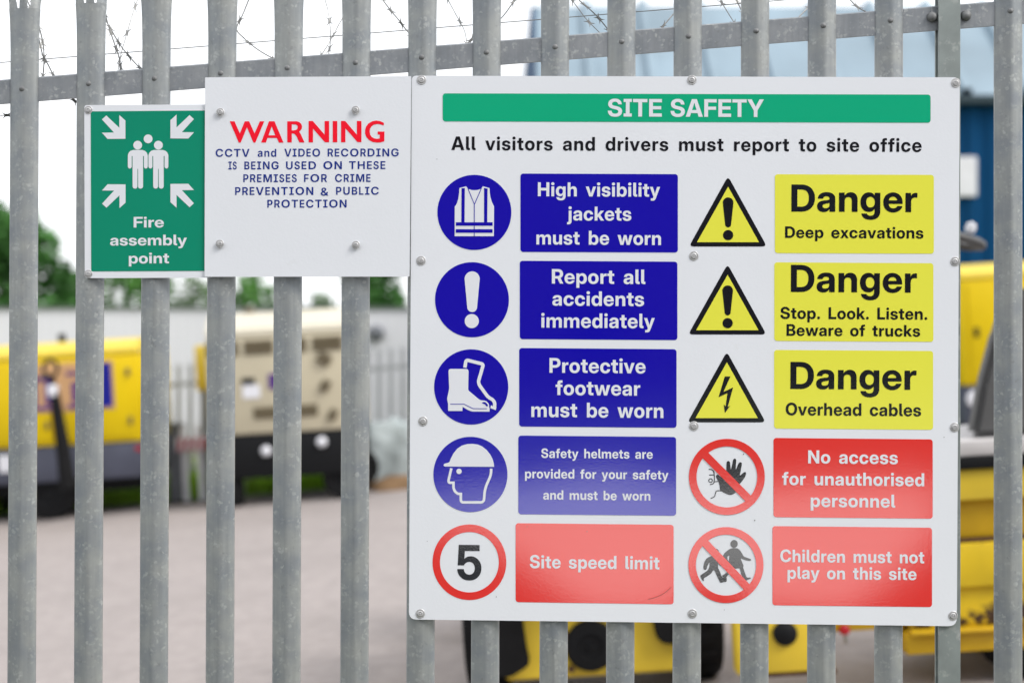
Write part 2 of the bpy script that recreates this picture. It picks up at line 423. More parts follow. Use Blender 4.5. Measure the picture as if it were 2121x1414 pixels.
# ------------------------------------------------------------------ lettering (outlines of a grotesque alphabet, units of 1/2048 em)
BOLD = {
 '.': '550|277,-18 204,-18q 102,84q 102,157 102,230q 204,332q 277,332 350,332q 452,230q 452,157 452,84q 350,-18q',
 '5': '1320|659,-22 498,-22q 252,98q 106,315q 98,461 402,461 405,393q 474,288q 589,226q 661,226 736,226q 849,295q 913,416q 913,495 913,575q 850,698q 739,767q 666,767 571,767q 437,687q 412,616 119,616 164,1490 1129,1490 1129,1231 449,1231 423,894 425,894 481,951q 632,1009q 723,1009 824,1009q 1003,933q 1140,796q 1218,611q 1218,503 1218,350q 1079,112q 827,-22q',
 'A': '1476|8,0 528,1490 947,1490 1468,0 1108,0 884,704 839,853q 747,1166q 694,1359 783,1359 729,1166q 636,853q 589,704 358,0|346,313 346,570 1130,570 1130,313',
 'B': '1322|107,0 107,1490 710,1490 872,1490q 1098,1394q 1214,1223q 1214,1109 1214,1023q 1148,889q 1027,800q 945,780 945,778 1036,771q 1183,681q 1269,526q 1269,420 1269,296q 1149,107q 916,0q 747,0|423,252 700,252 813,252q 939,351q 939,440 939,500q 883,587q 778,634q 704,634 423,634|423,875 685,875 749,875q 842,919q 892,1001q 892,1056 892,1139q 781,1238q 685,1238 423,1238',
 'C': '1488|770,-24 566,-24q 244,161q 60,506q 60,744 60,984q 244,1329q 566,1514q 770,1514 903,1514q 1129,1436q 1303,1290q 1414,1086q 1431,960 1105,960 1092,1024q 1034,1124q 949,1194q 839,1230q 775,1230 652,1230q 478,1111q 385,894q 385,744 385,595q 477,379q 652,260q 775,260 839,260q 948,296q 1033,366q 1092,465q 1105,528 1431,528 1414,403q 1303,199q 1128,54q 903,-24q',
 'D': '1439|641,0 252,0 252,272 624,272 770,272q 961,380q 1054,592q 1054,746 1054,900q 960,1110q 770,1218q 624,1218 246,1218 246,1490 645,1490 870,1490q 1200,1308q 1379,974q 1379,746 1379,517q 1200,182q 870,0q|430,1490 430,0 107,0 107,1490',
 'E': '1252|107,0 107,1490 1188,1490 1188,1214 430,1214 430,886 1131,886 1131,617 430,617 430,276 1188,276 1188,0',
 'F': '1198|107,0 107,1490 1154,1490 1154,1214 430,1214 430,862 1106,862 1106,594 430,594 430,0',
 'G': '1508|772,-24 559,-24q 239,168q 60,513q 60,744 60,984q 245,1329q 566,1514q 767,1514 896,1514q 1123,1439q 1300,1299q 1413,1107q 1426,989 1097,989 1086,1044q 1032,1132q 949,1196q 842,1230q 777,1230 655,1230q 479,1112q 385,895q 385,744 385,594q 480,378q 657,260q 781,260 883,260q 1035,336q 1120,471q 1120,561 1195,555 803,555 803,798 1436,798 1436,604 1436,418q 1266,135q 967,-24q',
 'H': '1473|107,0 107,1490 430,1490 430,898 1043,898 1043,1490 1366,1490 1366,0 1043,0 1043,621 430,621 430,0',
 'I': '815|62,0 62,261 246,261 246,1229 62,1229 62,1490 753,1490 753,1229 569,1229 569,261 753,261 753,0',
 'L': '1146|107,0 107,1490 430,1490 430,276 1102,276 1102,0',
 'N': '1489|107,0 107,1490 445,1490 907,753 930,718q 998,598q 1075,461q 1108,398 1071,313 1068,383q 1062,565q 1059,732q 1059,780 1059,1490 1382,1490 1382,0 1043,0 623,669 596,713q 512,854q 412,1033q 357,1131 415,1165 422,1055q 428,861q 430,712q 430,670 430,0',
 'O': '1530|765,-24 565,-24q 245,162q 60,506q 60,744 60,984q 245,1329q 565,1514q 765,1514 966,1514q 1285,1329q 1471,984q 1471,744 1471,506q 1285,161q 966,-24q|765,260 878,260q 1049,374q 1145,590q 1145,744 1145,899q 1049,1116q 878,1230q 765,1230 653,1230q 482,1116q 385,899q 385,744 385,590q 482,374q 653,260q',
 'P': '1298|107,0 107,1490 701,1490 870,1490q 1117,1370q 1251,1149q 1251,997 1251,846q 1116,624q 867,503q 698,503 287,503 287,773 680,773 759,773q 873,828q 935,929q 935,997 935,1066q 873,1165q 759,1220q 680,1220 430,1220 430,0',
 'R': '1336|107,0 107,1490 708,1490 878,1490q 1125,1370q 1259,1149q 1259,997 1259,848q 1118,631q 863,513q 689,513 301,513 301,771 688,771 767,771q 881,827q 942,929q 942,997 942,1066q 880,1166q 766,1222q 687,1222 430,1222 430,0|948,0 610,674 948,674 1293,0',
 'S': '1346|679,-24 486,-24q 214,97q 70,327q 70,490 380,490 382,412q 455,299q 589,239q 682,239 765,239q 888,285q 956,367q 956,422 956,468q 902,537q 786,589q 692,609 537,642 316,689q 98,897q 98,1058 98,1195q 242,1400q 499,1514q 670,1514 844,1514q 1096,1398q 1236,1181q 1241,1031 939,1031 932,1133q 789,1250q 672,1250 599,1250q 486,1205q 422,1126q 422,1073 422,1029q 473,965q 585,916q 674,897 813,867 934,842q 1109,767q 1222,663q 1276,529q 1276,444 1276,299q 1133,89q 865,-24q',
 'T': '1307|44,1214 44,1490 1263,1490 1263,1214 815,1214 815,0 492,0 492,1214',
 'Y': '1425|560,0 560,550 8,1490 378,1490 626,1047 659,987q 722,867q 753,807 687,807 717,867q 777,987q 810,1047 1049,1490 1417,1490 875,550 875,0',
 'a': '1141|425,-18 319,-18q 156,52q 62,192q 62,297 62,387q 127,506q 242,579q 391,618q 473,625 569,634q 684,653q 733,687q 733,720 733,727 733,764q 693,819q 620,851q 568,851 516,851q 437,818q 391,759q 387,719 97,719 105,830q 221,991q 431,1078q 578,1078 688,1078q 860,1029q 979,935q 1039,800q 1039,715 1039,0 737,0 737,149 733,149 704,96q 621,21q 504,-18q|513,193 580,193q 681,243q 736,329q 736,384 736,487 723,481q 682,468q 628,457q 565,446q 531,440 482,433q 403,401q 357,347q 357,307 357,272q 396,220q 466,193q',
 'b': '1232|719,-22 650,-22q 531,18q 438,101q 409,162 407,162 407,0 102,0 102,1490 411,1490 411,911 413,911 447,968q 538,1042q 653,1078q 721,1078 856,1078q 1060,939q 1176,692q 1176,529 1176,364q 1062,115q 858,-22q|637,228 706,228q 807,299q 863,434q 863,529 863,625q 807,758q 706,829q 637,829 565,829q 457,755q 397,621q 397,529 397,438q 457,303q 565,228q',
 'c': '1146|591,-24 431,-24q 190,115q 56,364q 56,527 56,691q 190,940q 431,1080q 591,1080 697,1080q 875,1018q 1008,904q 1087,749q 1094,655 794,655 789,695q 758,759q 707,806q 639,831q 596,831 525,831q 423,757q 369,621q 369,527 369,434q 423,298q 525,225q 596,225 639,225q 706,250q 755,296q 787,363q 793,403 1094,403 1089,310q 1012,154q 879,39q 698,-24q',
 'd': '1232|513,-22 375,-22q 170,115q 56,364q 56,529 56,692q 171,939q 377,1078q 511,1078 580,1078q 694,1042q 786,968q 819,911 821,911 821,1490 1130,1490 1130,0 825,0 825,162 823,162 794,101q 701,18q 583,-22q|595,228 667,228q 775,303q 835,438q 835,529 835,621q 775,755q 667,829q 595,829 527,829q 425,758q 369,625q 369,529 369,434q 425,299q 527,228q',
 'e': '1156|589,-24 429,-24q 189,117q 56,367q 56,527 56,689q 190,938q 426,1080q 580,1080 697,1080q 889,1001q 1028,854q 1104,654q 1104,534 1104,451 163,451 163,644 956,644 816,600 816,677q 760,787q 658,847q 586,847 516,847q 413,787q 358,677q 358,600 358,464 358,386q 414,269q 523,205q 599,205 655,205q 741,237q 800,295q 813,334 1094,334 1075,228q 933,67q 719,-24q',
 'f': '775|735,1056 735,814 18,814 18,1056|210,0 210,1187 210,1288q 287,1423q 443,1490q 560,1490 615,1490q 716,1490q 735,1490 735,1248 722,1248q 657,1248q 633,1248 571,1248q 519,1196q 519,1134 519,0',
 'g': '1232|607,-432 453,-432q 242,-345q 124,-190q 108,-88 406,-88 416,-125q 471,-179q 554,-207q 607,-207 711,-207q 823,-92q 823,19 823,181 822,181 792,120q 700,40q 582,2q 513,2 375,2q 170,139q 56,381q 56,536 56,695q 171,940q 377,1078q 511,1078 580,1078q 696,1040q 790,963q 823,905 824,905 824,1056 1130,1056 1130,46 1130,-123q 999,-333q 764,-432q|595,248 667,248q 775,320q 835,453q 835,541 835,630q 775,762q 667,834q 595,834 527,834q 425,766q 369,634q 369,541 369,449q 425,317q 527,248q',
 'h': '1208|411,583 411,0 102,0 102,1490 411,1490 411,779 356,779 406,919q 592,1078q 738,1078 852,1078q 1017,981q 1107,795q 1107,662 1107,0 797,0 797,603 797,705q 700,812q 610,812 551,812q 461,763q 411,662q',
 'i': '513|102,0 102,1056 411,1056 411,0|256,1180 180,1180q 81,1272q 81,1342 81,1412q 180,1504q 255,1504 332,1504q 431,1412q 431,1342 431,1272q 331,1180q',
 'j': '514|103,1056 412,1056 412,-81 412,-188q 330,-339q 169,-418q 48,-418 -74,-418 -74,-175 -6,-175 51,-175q 103,-115q 103,-48|257,1180 181,1180q 82,1272q 82,1342 82,1412q 181,1504q 257,1504 333,1504q 432,1412q 432,1342 432,1272q 333,1180q',
 'k': '1138|381,295 381,660 414,660 770,1056 1131,1056 657,521 583,521|102,0 102,1490 411,1490 411,0|791,0 469,453 673,669 1151,0',
 'l': '569|452,0 267,0q 102,136q 102,291 102,1490 411,1490 411,321 411,274q 451,236q 499,236 508,236q 532,236q 541,236 541,0 519,0q 474,0q',
 'm': '1821|102,0 102,1056 400,1056 400,816 383,816 410,905q 511,1021q 646,1078q 721,1078 841,1078q 1020,939q 1039,816 1008,816 1027,898q 1130,1016q 1278,1078q 1364,1078 1466,1078q 1627,990q 1719,821q 1719,700 1719,0 1410,0 1410,640 1410,732q 1311,824q 1237,824 1183,824q 1103,776q 1059,690q 1059,632 1059,0 762,0 762,647 762,728q 668,824q 592,824 542,824q 460,777q 411,686q 411,621 411,0',
 'n': '1208|411,583 411,0 102,0 102,1056 407,1056 407,779 356,779 406,919q 592,1078q 738,1078 852,1078q 1017,981q 1107,795q 1107,662 1107,0 797,0 797,603 797,705q 700,812q 610,812 551,812q 461,763q 411,662q',
 'o': '1197|598,-24 437,-24q 193,113q 56,361q 56,527 56,693q 193,942q 437,1080q 598,1080 761,1080q 1004,942q 1140,693q 1140,527 1140,361q 1004,113q 761,-24q|598,226 667,226q 770,297q 828,432q 828,527 828,623q 770,758q 667,830q 598,830 531,830q 427,759q 369,623q 369,527 369,432q 427,297q 530,226q',
 'p': '1232|102,-418 102,1056 407,1056 407,915 411,915 443,969q 536,1042q 653,1078q 721,1078 856,1078q 1060,939q 1176,692q 1176,529 1176,364q 1062,115q 858,-22q 719,-22 650,-22q 534,18q 444,98q 414,158 411,158 411,-418|637,228 706,228q 807,299q 863,434q 863,529 863,625q 807,758q 706,829q 637,829 565,829q 457,755q 397,621q 397,529 397,438q 457,303q 565,228q',
 'r': '776|102,0 102,1056 401,1056 401,874 404,874 433,971q 556,1062q 661,1062 688,1062q 732,1061q 750,1060 750,799 733,800q 658,804q 621,804 560,804q 465,749q 411,641q 411,563 411,0',
 's': '1076|549,-26 409,-26q 192,60q 61,221q 52,334 357,334 365,268q 461,193q 543,193 622,193q 712,252q 712,298 712,337q 642,386q 578,399 391,434 236,463q 76,619q 76,742 76,844q 186,995q 391,1078q 531,1078 671,1078q 879,990q 996,830q 999,719 713,719 712,780q 616,861q 541,861 467,861q 384,800q 384,756 384,717q 450,667q 508,655 712,616 873,585q 1025,444q 1025,327 1025,221q 905,62q 690,-26q',
 't': '770|726,1056 726,814 18,814 18,1056|200,1344 509,1344 509,335 509,282q 552,242q 611,242 636,242q 707,242q 726,242 726,0 699,0q 599,0q 548,0 368,0q 200,138q 200,285',
 'u': '1208|470,-22 358,-22q 192,75q 102,262q 102,394 102,1056 411,1056 411,453 411,351q 510,244q 599,244 658,244q 747,293q 797,394q 797,473 797,1056 1107,1056 1107,0 802,0 802,277 852,277 802,138q 617,-22q',
 'v': '1145|399,0 9,1056 334,1056 502,545 532,450q 587,259q 614,163 540,163 567,259q 620,450q 650,545 815,1056 1136,1056 746,0',
 'w': '1693|335,0 9,1056 334,1056 426,699 455,584q 508,339q 534,220 493,220 522,339q 580,584q 611,699 708,1056 985,1056 1081,699 1112,584q 1170,339q 1199,220 1157,220 1184,339q 1235,584q 1263,699 1354,1056 1683,1056 1358,0 1038,0 917,412 900,473q 867,598q 835,727q 818,789 875,789 858,727q 826,598q 793,473q 775,412 653,0',
 'x': '1107|9,0 434,607 427,477 36,1056 373,1056 460,916 500,847q 571,722q 606,658 511,658 547,722q 619,847q 660,916 749,1056 1081,1056 679,477 685,607 1098,0 759,0 662,153 622,219q 551,340q 516,402 596,402 560,340q 488,219q 447,153 347,0',
 'y': '1145|130,-418 130,-175 268,-175 303,-175q 347,-153q 377,-105q 390,-65 416,4 9,1056 334,1056 504,545 535,450q 591,259q 618,163 530,163 556,259q 612,451q 643,545 815,1056 1136,1056 673,-158 639,-249q 546,-364q 420,-418q 336,-418 285,-418q 180,-418q',
}
MEDIUM = {
 '&': '1364|579,-22 427,-22q 205,89q 86,277q 86,392 86,484q 158,621q 288,737q 373,796 644,979 674,1000q 727,1051q 759,1114q 759,1151 759,1207q 682,1283q 613,1283 566,1283q 496,1246q 458,1180q 458,1136 458,1086q 507,988q 594,881q 650,816 1351,0 1054,0 473,662 408,737q 289,884q 214,1043q 214,1138 214,1244q 312,1411q 491,1507q 610,1507 727,1507q 898,1414q 990,1257q 990,1162 990,1093q 941,973q 853,869q 792,825 490,605 422,556q 357,462q 357,401 357,341q 414,252q 517,203q 584,203 667,203q 824,276q 951,410q 1027,595q 1027,709 1263,709 1263,569q 1201,358q 1100,209q 1041,164 973,115 893,45q 681,-22q',
 'B': '1352|144,0 144,1490 723,1490 885,1490q 1100,1389q 1207,1216q 1207,1105 1207,1015q 1138,885q 1019,804q 944,786 944,771 1026,768q 1172,679q 1265,520q 1265,408 1265,291q 1153,107q 926,0q 757,0|426,235 707,235 850,235q 977,344q 977,431 977,497q 914,600q 796,660q 715,660 426,660|426,858 684,858 753,858q 861,909q 924,1001q 924,1065 924,1149q 805,1257q 690,1257 426,1257',
 'C': '1511|785,-20 589,-20q 278,161q 100,503q 100,744 100,986q 280,1329q 590,1510q 785,1510 909,1510q 1125,1440q 1293,1306q 1401,1112q 1419,989 1134,989 1122,1053q 1061,1153q 971,1222q 856,1258q 790,1258 671,1258q 487,1138q 384,909q 384,744 384,577q 488,348q 671,232q 789,232 855,232q 969,268q 1061,337q 1122,437q 1134,501 1419,501 1406,396q 1306,208q 1142,63q 921,-20q',
 'D': '1479|656,0 275,0 275,244 642,244 793,244q 997,353q 1099,577q 1099,746 1099,915q 997,1137q 796,1246q 647,1246 268,1246 268,1490 664,1490 887,1490q 1207,1312q 1379,978q 1379,746 1379,514q 1207,179q 883,0q|426,1490 426,0 144,0 144,1490',
 'E': '1241|144,0 144,1490 1123,1490 1123,1254 426,1254 426,869 1071,869 1071,636 426,636 426,236 1127,236 1127,0',
 'F': '1203|144,0 144,1490 1108,1490 1108,1254 426,1254 426,819 1042,819 1042,586 426,586 426,0',
 'G': '1535|794,-20 587,-20q 274,166q 100,508q 100,743 100,984q 280,1327q 591,1510q 786,1510 910,1510q 1125,1438q 1293,1304q 1400,1122q 1416,1012 1129,1012 1112,1070q 1051,1160q 965,1224q 856,1258q 790,1258 672,1258q 488,1139q 384,911q 384,746 384,581q 488,352q 672,232q 795,232 907,232q 1069,316q 1156,471q 1156,576 1219,566 820,566 820,785 1430,785 1430,603 1430,410q 1266,131q 979,-20q',
 'H': '1528|144,0 144,1490 426,1490 426,880 1102,880 1102,1490 1384,1490 1384,0 1102,0 1102,643 426,643 426,0',
 'I': '961|77,0 77,236 340,236 340,1254 77,1254 77,1490 884,1490 884,1254 622,1254 622,236 884,236 884,0',
 'L': '1158|144,0 144,1490 426,1490 426,236 1078,236 1078,0',
 'M': '1897|144,0 144,1490 573,1490 839,755 854,710q 892,568q 931,404q 966,249q 978,190 921,190 934,247q 968,402q 1008,566q 1046,710q 1060,755 1323,1490 1753,1490 1753,0 1470,0 1470,732 1470,780q 1473,920q 1477,1081q 1481,1246q 1482,1319 1501,1319 1481,1238q 1435,1069q 1388,909q 1347,776q 1332,732 1068,0 829,0 561,732 546,775q 505,907q 458,1065q 410,1236q 388,1319 411,1319 412,1250q 416,1088q 419,925q 423,782q 423,732 423,0',
 'N': '1557|144,0 144,1490 461,1490 959,696 992,642q 1065,511q 1143,349q 1181,249 1151,249 1143,333q 1132,514q 1126,678q 1126,735 1126,1490 1414,1490 1414,0 1095,0 645,717 600,790q 521,931q 432,1106q 370,1228 408,1228 414,1120q 425,923q 432,767q 432,718 432,0',
 'O': '1576|788,-20 592,-20q 280,161q 100,503q 100,744 100,986q 280,1329q 592,1510q 788,1510 985,1510q 1295,1329q 1476,986q 1476,744 1476,503q 1295,161q 985,-20q|788,232 907,232q 1089,350q 1191,579q 1191,744 1191,911q 1089,1140q 907,1258q 788,1258 669,1258q 487,1140q 384,910q 384,744 384,579q 487,350q 669,232q',
 'P': '1324|144,0 144,1490 711,1490 881,1490q 1117,1361q 1239,1137q 1239,993 1239,848q 1115,625q 878,497q 705,497 334,497 334,728 665,728 763,728q 889,796q 949,915q 949,993 949,1071q 889,1189q 762,1255q 664,1255 426,1255 426,0',
 'R': '1340|144,0 144,1490 711,1490 881,1490q 1117,1370q 1239,1154q 1239,1010 1239,865q 1115,655q 878,541q 705,541 309,541 309,772 665,772 763,772q 888,827q 949,933q 949,1010 949,1088q 888,1197q 762,1255q 664,1255 426,1255 426,0|978,0 616,677 924,677 1293,0',
 'S': '1336|676,-23 501,-23q 242,86q 96,296q 91,448 368,448 374,371q 456,268q 591,217q 674,217 759,217q 889,269q 962,362q 962,422 962,478q 897,551q 779,602q 697,622 530,665 343,712q 131,908q 131,1067 131,1200q 275,1400q 524,1510q 682,1510 844,1510q 1086,1399q 1222,1202q 1225,1075 951,1075 942,1169q 797,1271q 679,1271 597,1271q 480,1223q 419,1138q 419,1084 419,1025q 491,948q 605,901q 666,886 804,852 891,831q 1050,762q 1173,660q 1245,516q 1245,421 1245,288q 1110,88q 856,-23q',
 'T': '1358|80,1254 80,1490 1278,1490 1278,1254 821,1254 821,0 538,0 538,1254',
 'U': '1504|752,-21 569,-21q 295,115q 144,359q 144,520 144,1490 426,1490 426,543 426,452q 507,311q 653,230q 752,230 852,230q 998,311q 1078,452q 1078,543 1078,1490 1360,1490 1360,520 1360,359q 1209,115q 935,-21q',
 'V': '1506|577,0 49,1490 361,1490 615,738 654,614q 741,301q 790,109 730,109 779,304q 863,614q 901,738 1146,1490 1456,1490 940,0',
 'a': '1181|446,-23 340,-23q 170,54q 73,203q 73,314 73,408q 143,532q 263,607q 415,646q 497,654 594,665q 715,681q 771,718q 771,755 771,760 771,812q 728,884q 645,923q 584,923 522,923q 431,885q 373,824q 359,787 105,835 136,933q 273,1065q 467,1132q 584,1132 667,1132q 832,1092q 966,1004q 1047,857q 1047,750 1047,0 784,0 784,155 774,155 749,105q 660,25q 532,-23q|520,177 597,177q 710,238q 773,340q 773,401 773,528 760,518q 702,501q 631,488q 562,478q 536,475 479,467q 390,431q 339,368q 339,319 339,273q 386,210q 467,177q',
 'd': '1283|545,-20 414,-20q 206,115q 86,372q 86,557 86,745q 209,1002q 417,1132q 543,1132 641,1132q 768,1066q 844,973q 863,932 874,932 874,1490 1150,1490 1150,0 879,0 879,178 863,178 843,136q 765,44q 640,-20q|624,205 706,205q 820,294q 879,453q 879,558 879,664q 820,821q 706,907q 624,907 540,907q 426,817q 369,660q 369,558 369,456q 427,296q 541,205q',
 'n': '1262|410,652 410,0 134,0 134,1118 395,1118 399,841 380,841 425,983q 606,1132q 745,1132 860,1132q 1033,1033q 1128,844q 1128,711 1128,0 852,0 852,666 852,775q 739,899q 640,899 573,899q 469,841q 410,731q',
}

def parse(g):
    """Advance and contours (quadratic curves flattened)."""
    parts = g.split('|'); cs = []
    for c in parts[1:]:
        pts = []
        for tk in c.split():
            on = not tk.endswith('q'); x, y = tk.rstrip('q').split(','); pts.append((float(x), float(y), on))
        full = []
        for i, p in enumerate(pts):
            q = pts[(i + 1) % len(pts)]
            full.append(p)
            if not p[2] and not q[2]: full.append(((p[0] + q[0]) / 2, (p[1] + q[1]) / 2, True))
        k = next(i for i, p in enumerate(full) if p[2]); full = full[k:] + full[:k]
        o = []; i = 0; n = len(full)
        while i < n:
            p = full[i]
            if p[2]: o.append(p[:2]); i += 1
            else:
                a = Vector(full[i - 1][:2]); c1 = Vector(p[:2]); b = Vector(full[(i + 1) % n][:2])
                for t in (0.25, 0.5, 0.75): o.append(tuple(a * (1 - t) ** 2 + c1 * 2 * t * (1 - t) + b * t * t))
                i += 1
        cs.append(o)
    return float(parts[0]), cs

GLY = {id(BOLD): {k: parse(v) for k, v in BOLD.items()}, id(MEDIUM): {k: parse(v) for k, v in MEDIUM.items()}}

def area(l): return sum(l[i - 1][0] * l[i][1] - l[i][0] * l[i - 1][1] for i in range(len(l))) / 2

def inside(p, l):
    r = False
    for i in range(len(l)):
        (x0, y0), (x1, y1) = l[i - 1], l[i]
        if (y0 > p[1]) != (y1 > p[1]) and p[0] < (x1 - x0) * (p[1] - y0) / (y1 - y0) + x0: r = not r
    return r

NARROW = {'C': 1.04, 'O': 1.13, 'G': 1.05, 'D': 1.05, 'E': .86, 'S': .80, 'B': .88, 'P': .88, 'R': .90, 'F': .84, 'L': .84, 'I': 1.0, 'U': .95}

def words(s, *a, **k):
    """The same line as a list of words."""
    sh = text(s, *a, **k); o = []; i = 0
    for w in s.split(): o.append(sh[i:i + len(w)]); i += len(w)
    return o

def slope(y): return 0.0027 + (y - 157) / 1125 * 0.0088

def text(s, x0, x1, yb, cap, font=None, space=0.40, track=0.0, slp=None, lean=0.0053, widths=None):
    """Loops of a line of lettering between pixel x0 and x1, baseline yb at its middle, capital height cap."""
    G = GLY[id(font if font is not None else BOLD)]
    sy = cap / 1490.0
    pen = 0.0; items = []
    for ch in s:
        if ch == ' ': pen += 2048 * space; continue
        adv, cs = G[ch]; k = (widths or {}).get(ch, 1)
        items.append((pen, cs, k)); pen += adv * k + track * 2048
    lo = min(p + k * min(x for c in cs for x, y in c) for p, cs, k in items)
    hi = max(p + k * max(x for c in cs for x, y in c) for p, cs, k in items)
    sx = (x1 - x0) / (hi - lo); xm = (x0 + x1) / 2
    sl = slope(yb) if slp is None else slp
    shapes = []
    for p, cs, k in items:
        tr = []
        for l in cs:
            q = []
            for x, y in l:
                X = x0 + (p + k * x - lo) * sx
                q.append((X + y * sy * lean, yb + (X - xm) * sl - y * sy))
            tr.append(q)
        shapes.append(('glyph', tr))
    return shapes

# ------------------------------------------------------------------ materials
M = {}
M['white'] = mat('sign_white', (0.82, 0.845, 0.90), rough=0.28, spec=0.5, ior=1.45, var=0.015, vscale=2.5, bump=0.10, bscale=160, dirt=(0.62, 0.63, 0.62, 1), dscale=5, dlo=.66, dhi=.95)
GL = dict(rough=0.09, spec=1.0, ior=1.75, bump=0.07, bscale=210, bdist=0.0009)
M['blue'] = mat('sign_blue', (0.004, 0.0002, 0.46), **GL)
M['green'] = mat('sign_green', (0.0, 0.475, 0.245), **GL)
M['fgreen'] = mat('sign_deep_green', (0.0, 0.30, 0.18), **GL)
M['yellow'] = mat('sign_yellow', (0.95, 0.94, 0.085), **GL)
M['red'] = mat('sign_red', (0.88, 0.022, 0.014), **GL)
M['black'] = mat('sign_black', (0.004, 0.007, 0.013), **GL)
M['letter'] = mat('sign_letter_white', (0.80, 0.82, 0.88), rough=0.3, ior=1.45)
M['wred'] = mat('warning_red', (0.98, 0.0, 0.022), rough=0.35)
M['wblue'] = mat('warning_blue', (0.0, 0.022, 0.25), rough=0.35)
M['edge'] = mat('board_edge', (0.5, 0.5, 0.52), rough=0.5)
M['galv'] = galvanised('galvanised_steel', (0.255, 0.28, 0.305, 1), (0.36, 0.375, 0.37, 1))
M['galv2'] = galvanised('galvanised_rail', (0.23, 0.25, 0.275, 1), (0.31, 0.325, 0.345, 1), rough=0.55)
M['galv3'] = mat('galvanised_post', (0.27, 0.305, 0.30), rough=0.55, metal=0.3, var=0.12, vscale=18, dirt=(0.46, 0.48, 0.47, 1), dscale=22, dlo=.55, dhi=.7)
M['bolt'] = mat('zinc_bolt', (0.58, 0.58, 0.59), rough=0.42, metal=0.4, var=0.15, vscale=150)
M['dome'] = mat('dull_bolt', (0.20, 0.205, 0.21), rough=0.6, metal=0.3, var=0.2, vscale=120)
M['wire'] = mat('razor_wire_steel', (0.24, 0.24, 0.235), rough=0.45, metal=0.6, var=0.3, vscale=60)
M['scuff'] = mat('scuffed_red', (0.42, 0.07, 0.06), rough=.8)
M['grime'] = mat('dark_grime', (0.10, 0.10, 0.10), rough=0.9)

# ================================================================== the fence
fence = empty('palisade_fence', (0, 0.02, 0), 'galvanised steel palisade fence in sharp focus, carrying the three signs', 'fence')
def rail_y(px): return 185 - 0.0787 * (px - 47)
FZ = D + 0.012
def fx(px): return wx(px, FZ)
def fz(py): return wz(py, FZ)

def pale_mesh():
    """W-section pale, base at z = 0, split point at z = 2.72, three splayed points above."""
    prof = [(-33.0, 17.5), (-31.5, 14.2), (-28, 11.4), (-22, 8.8), (-16, 6.4), (-11, 4.4), (-7, 2.8), (-4.5, 1.8), (-3.0, 1.3), (-1, .5),
            (3, .2), (7, .8), (11, 1.9), (15, 3.2), (19, 4.7), (23, 6.4), (27, 8.6), (30.5, 11.8), (33.0, 17.5)]
    prof = [(a / 1000, b / 1000) for a, b in prof]
    n = len(prof); V = []; Fc = []
    def strip(idx, levels):
        """levels: list of (z, fn(x,y)->(x,y)); front skin plus back skin."""
        base = len(V); m = len(idx); T = 0.003
        for z, fn in levels:
            for i in idx:
                x, y = fn(*prof[i]); V.append((x, y, z if not isinstance(z, (list, tuple)) else z[idx.index(i)]))
        nf = len(V) - base
        for k in range(nf):
            x, y, z = V[base + k]; V.append((x, y + T, z))
        L = len(levels)
        for a in range(L - 1):
            for b in range(m - 1):
                q = (base + a * m + b, base + a * m + b + 1, base + (a + 1) * m + b + 1, base + (a + 1) * m + b)
                Fc.append(q); Fc.append(tuple(v + nf for v in q[::-1]))
            for b, fl in ((0, 1), (m - 1, 0)):
                q = (base + a * m + b, base + (a + 1) * m + b, base + (a + 1) * m + b + nf, base + a * m + b + nf)
                Fc.append(q if fl else q[::-1])
        for a in (0, L - 1):
            for b in range(m - 1):
                q = (base + a * m + b, base + a * m + b + 1, base + a * m + b + 1 + nf, base + a * m + b + nf)
                Fc.append(q if a else q[::-1])
    idn = lambda x, y: (x, y)
    def spread(f):
        return lambda x, y: (x * (1 + f), y - f * 0.01)
    strip(list(range(n)), [(0, idn), (0.6, idn), (1.3, idn), (2.0, idn), (2.62, idn), (2.67, spread(.025)), (2.70, spread(.06)), (2.72, spread(.10))])
    def tine(idx, c, ox, oy):
        def lv(f, taper):
            def fn(x, y):
                xx, yy = x * 1.10, y - .001
                return (c + (xx - c) * taper + ox * f ** 1.5, yy + oy * f ** 1.5)
            return fn
        strip(idx, [(2.7203, lv(0, .97)), (2.735, lv(.16, .88)), (2.765, lv(.5, .72)), (2.79, lv(.8, .50)), (2.81, lv(1, .06))])
    tine(list(range(0, 6)), -.022, -.030, .010)
    tine(list(range(6, 13)), .001, 0, -.012)
    tine(list(range(13, n)), .022, .024, .024)
    me = bpy.data.meshes.new('pale'); me.from_pydata(V, [], Fc); me.update(); me.materials.append(M['galv'])
    for p in me.polygons: p.use_smooth = True
    me.set_sharp_from_angle(angle=math.radians(42))
    return me
pm = pale_mesh()
dome_me = None
pale_px = [-368, -230, -92, 47, 185, 321, 458, 596, 737, 874, 1008, 1150, 1288, 1426, 1566, 1705, 1844, 2092, 2231, 2370]
for px in pale_px:
    o = bpy.data.objects.new('pale', pm); COL.objects.link(o); o.parent = fence
    lean = 0.005 * (1 - px / 2100)
    zs = fz(rail_y(px) - 167)                     # where the points split
    o.location = (fx(px) - fence.location.x - (2.72 - 0.4) * lean * 0.0, 0.006 - fence.location.y, zs - 2.72)
    o.rotation_euler = (0, lean, 0)
    # keep the head where it was measured: the lean swings the foot
    o.location.x = fx(px) - 2.55 * math.sin(lean)
    b = MB().lathe([(0.0, -0.0060), (0.0035, -0.0054), (0.0058, -0.0036), (0.0070, -0.0012), (0.0073, 0.003)], (0, 0, 0), (0, 1, 0), 20) if dome_me is None else None
    if b:
        d = b.build('rail_bolt', M['dome'], None, smooth=60); dome_me = d.data
    else:
        d = bpy.data.objects.new('rail_bolt', dome_me); COL.objects.link(d)
    d.parent = o
    d.location = (0, 0.0035, fz(rail_y(px)) - (zs - 2.72))
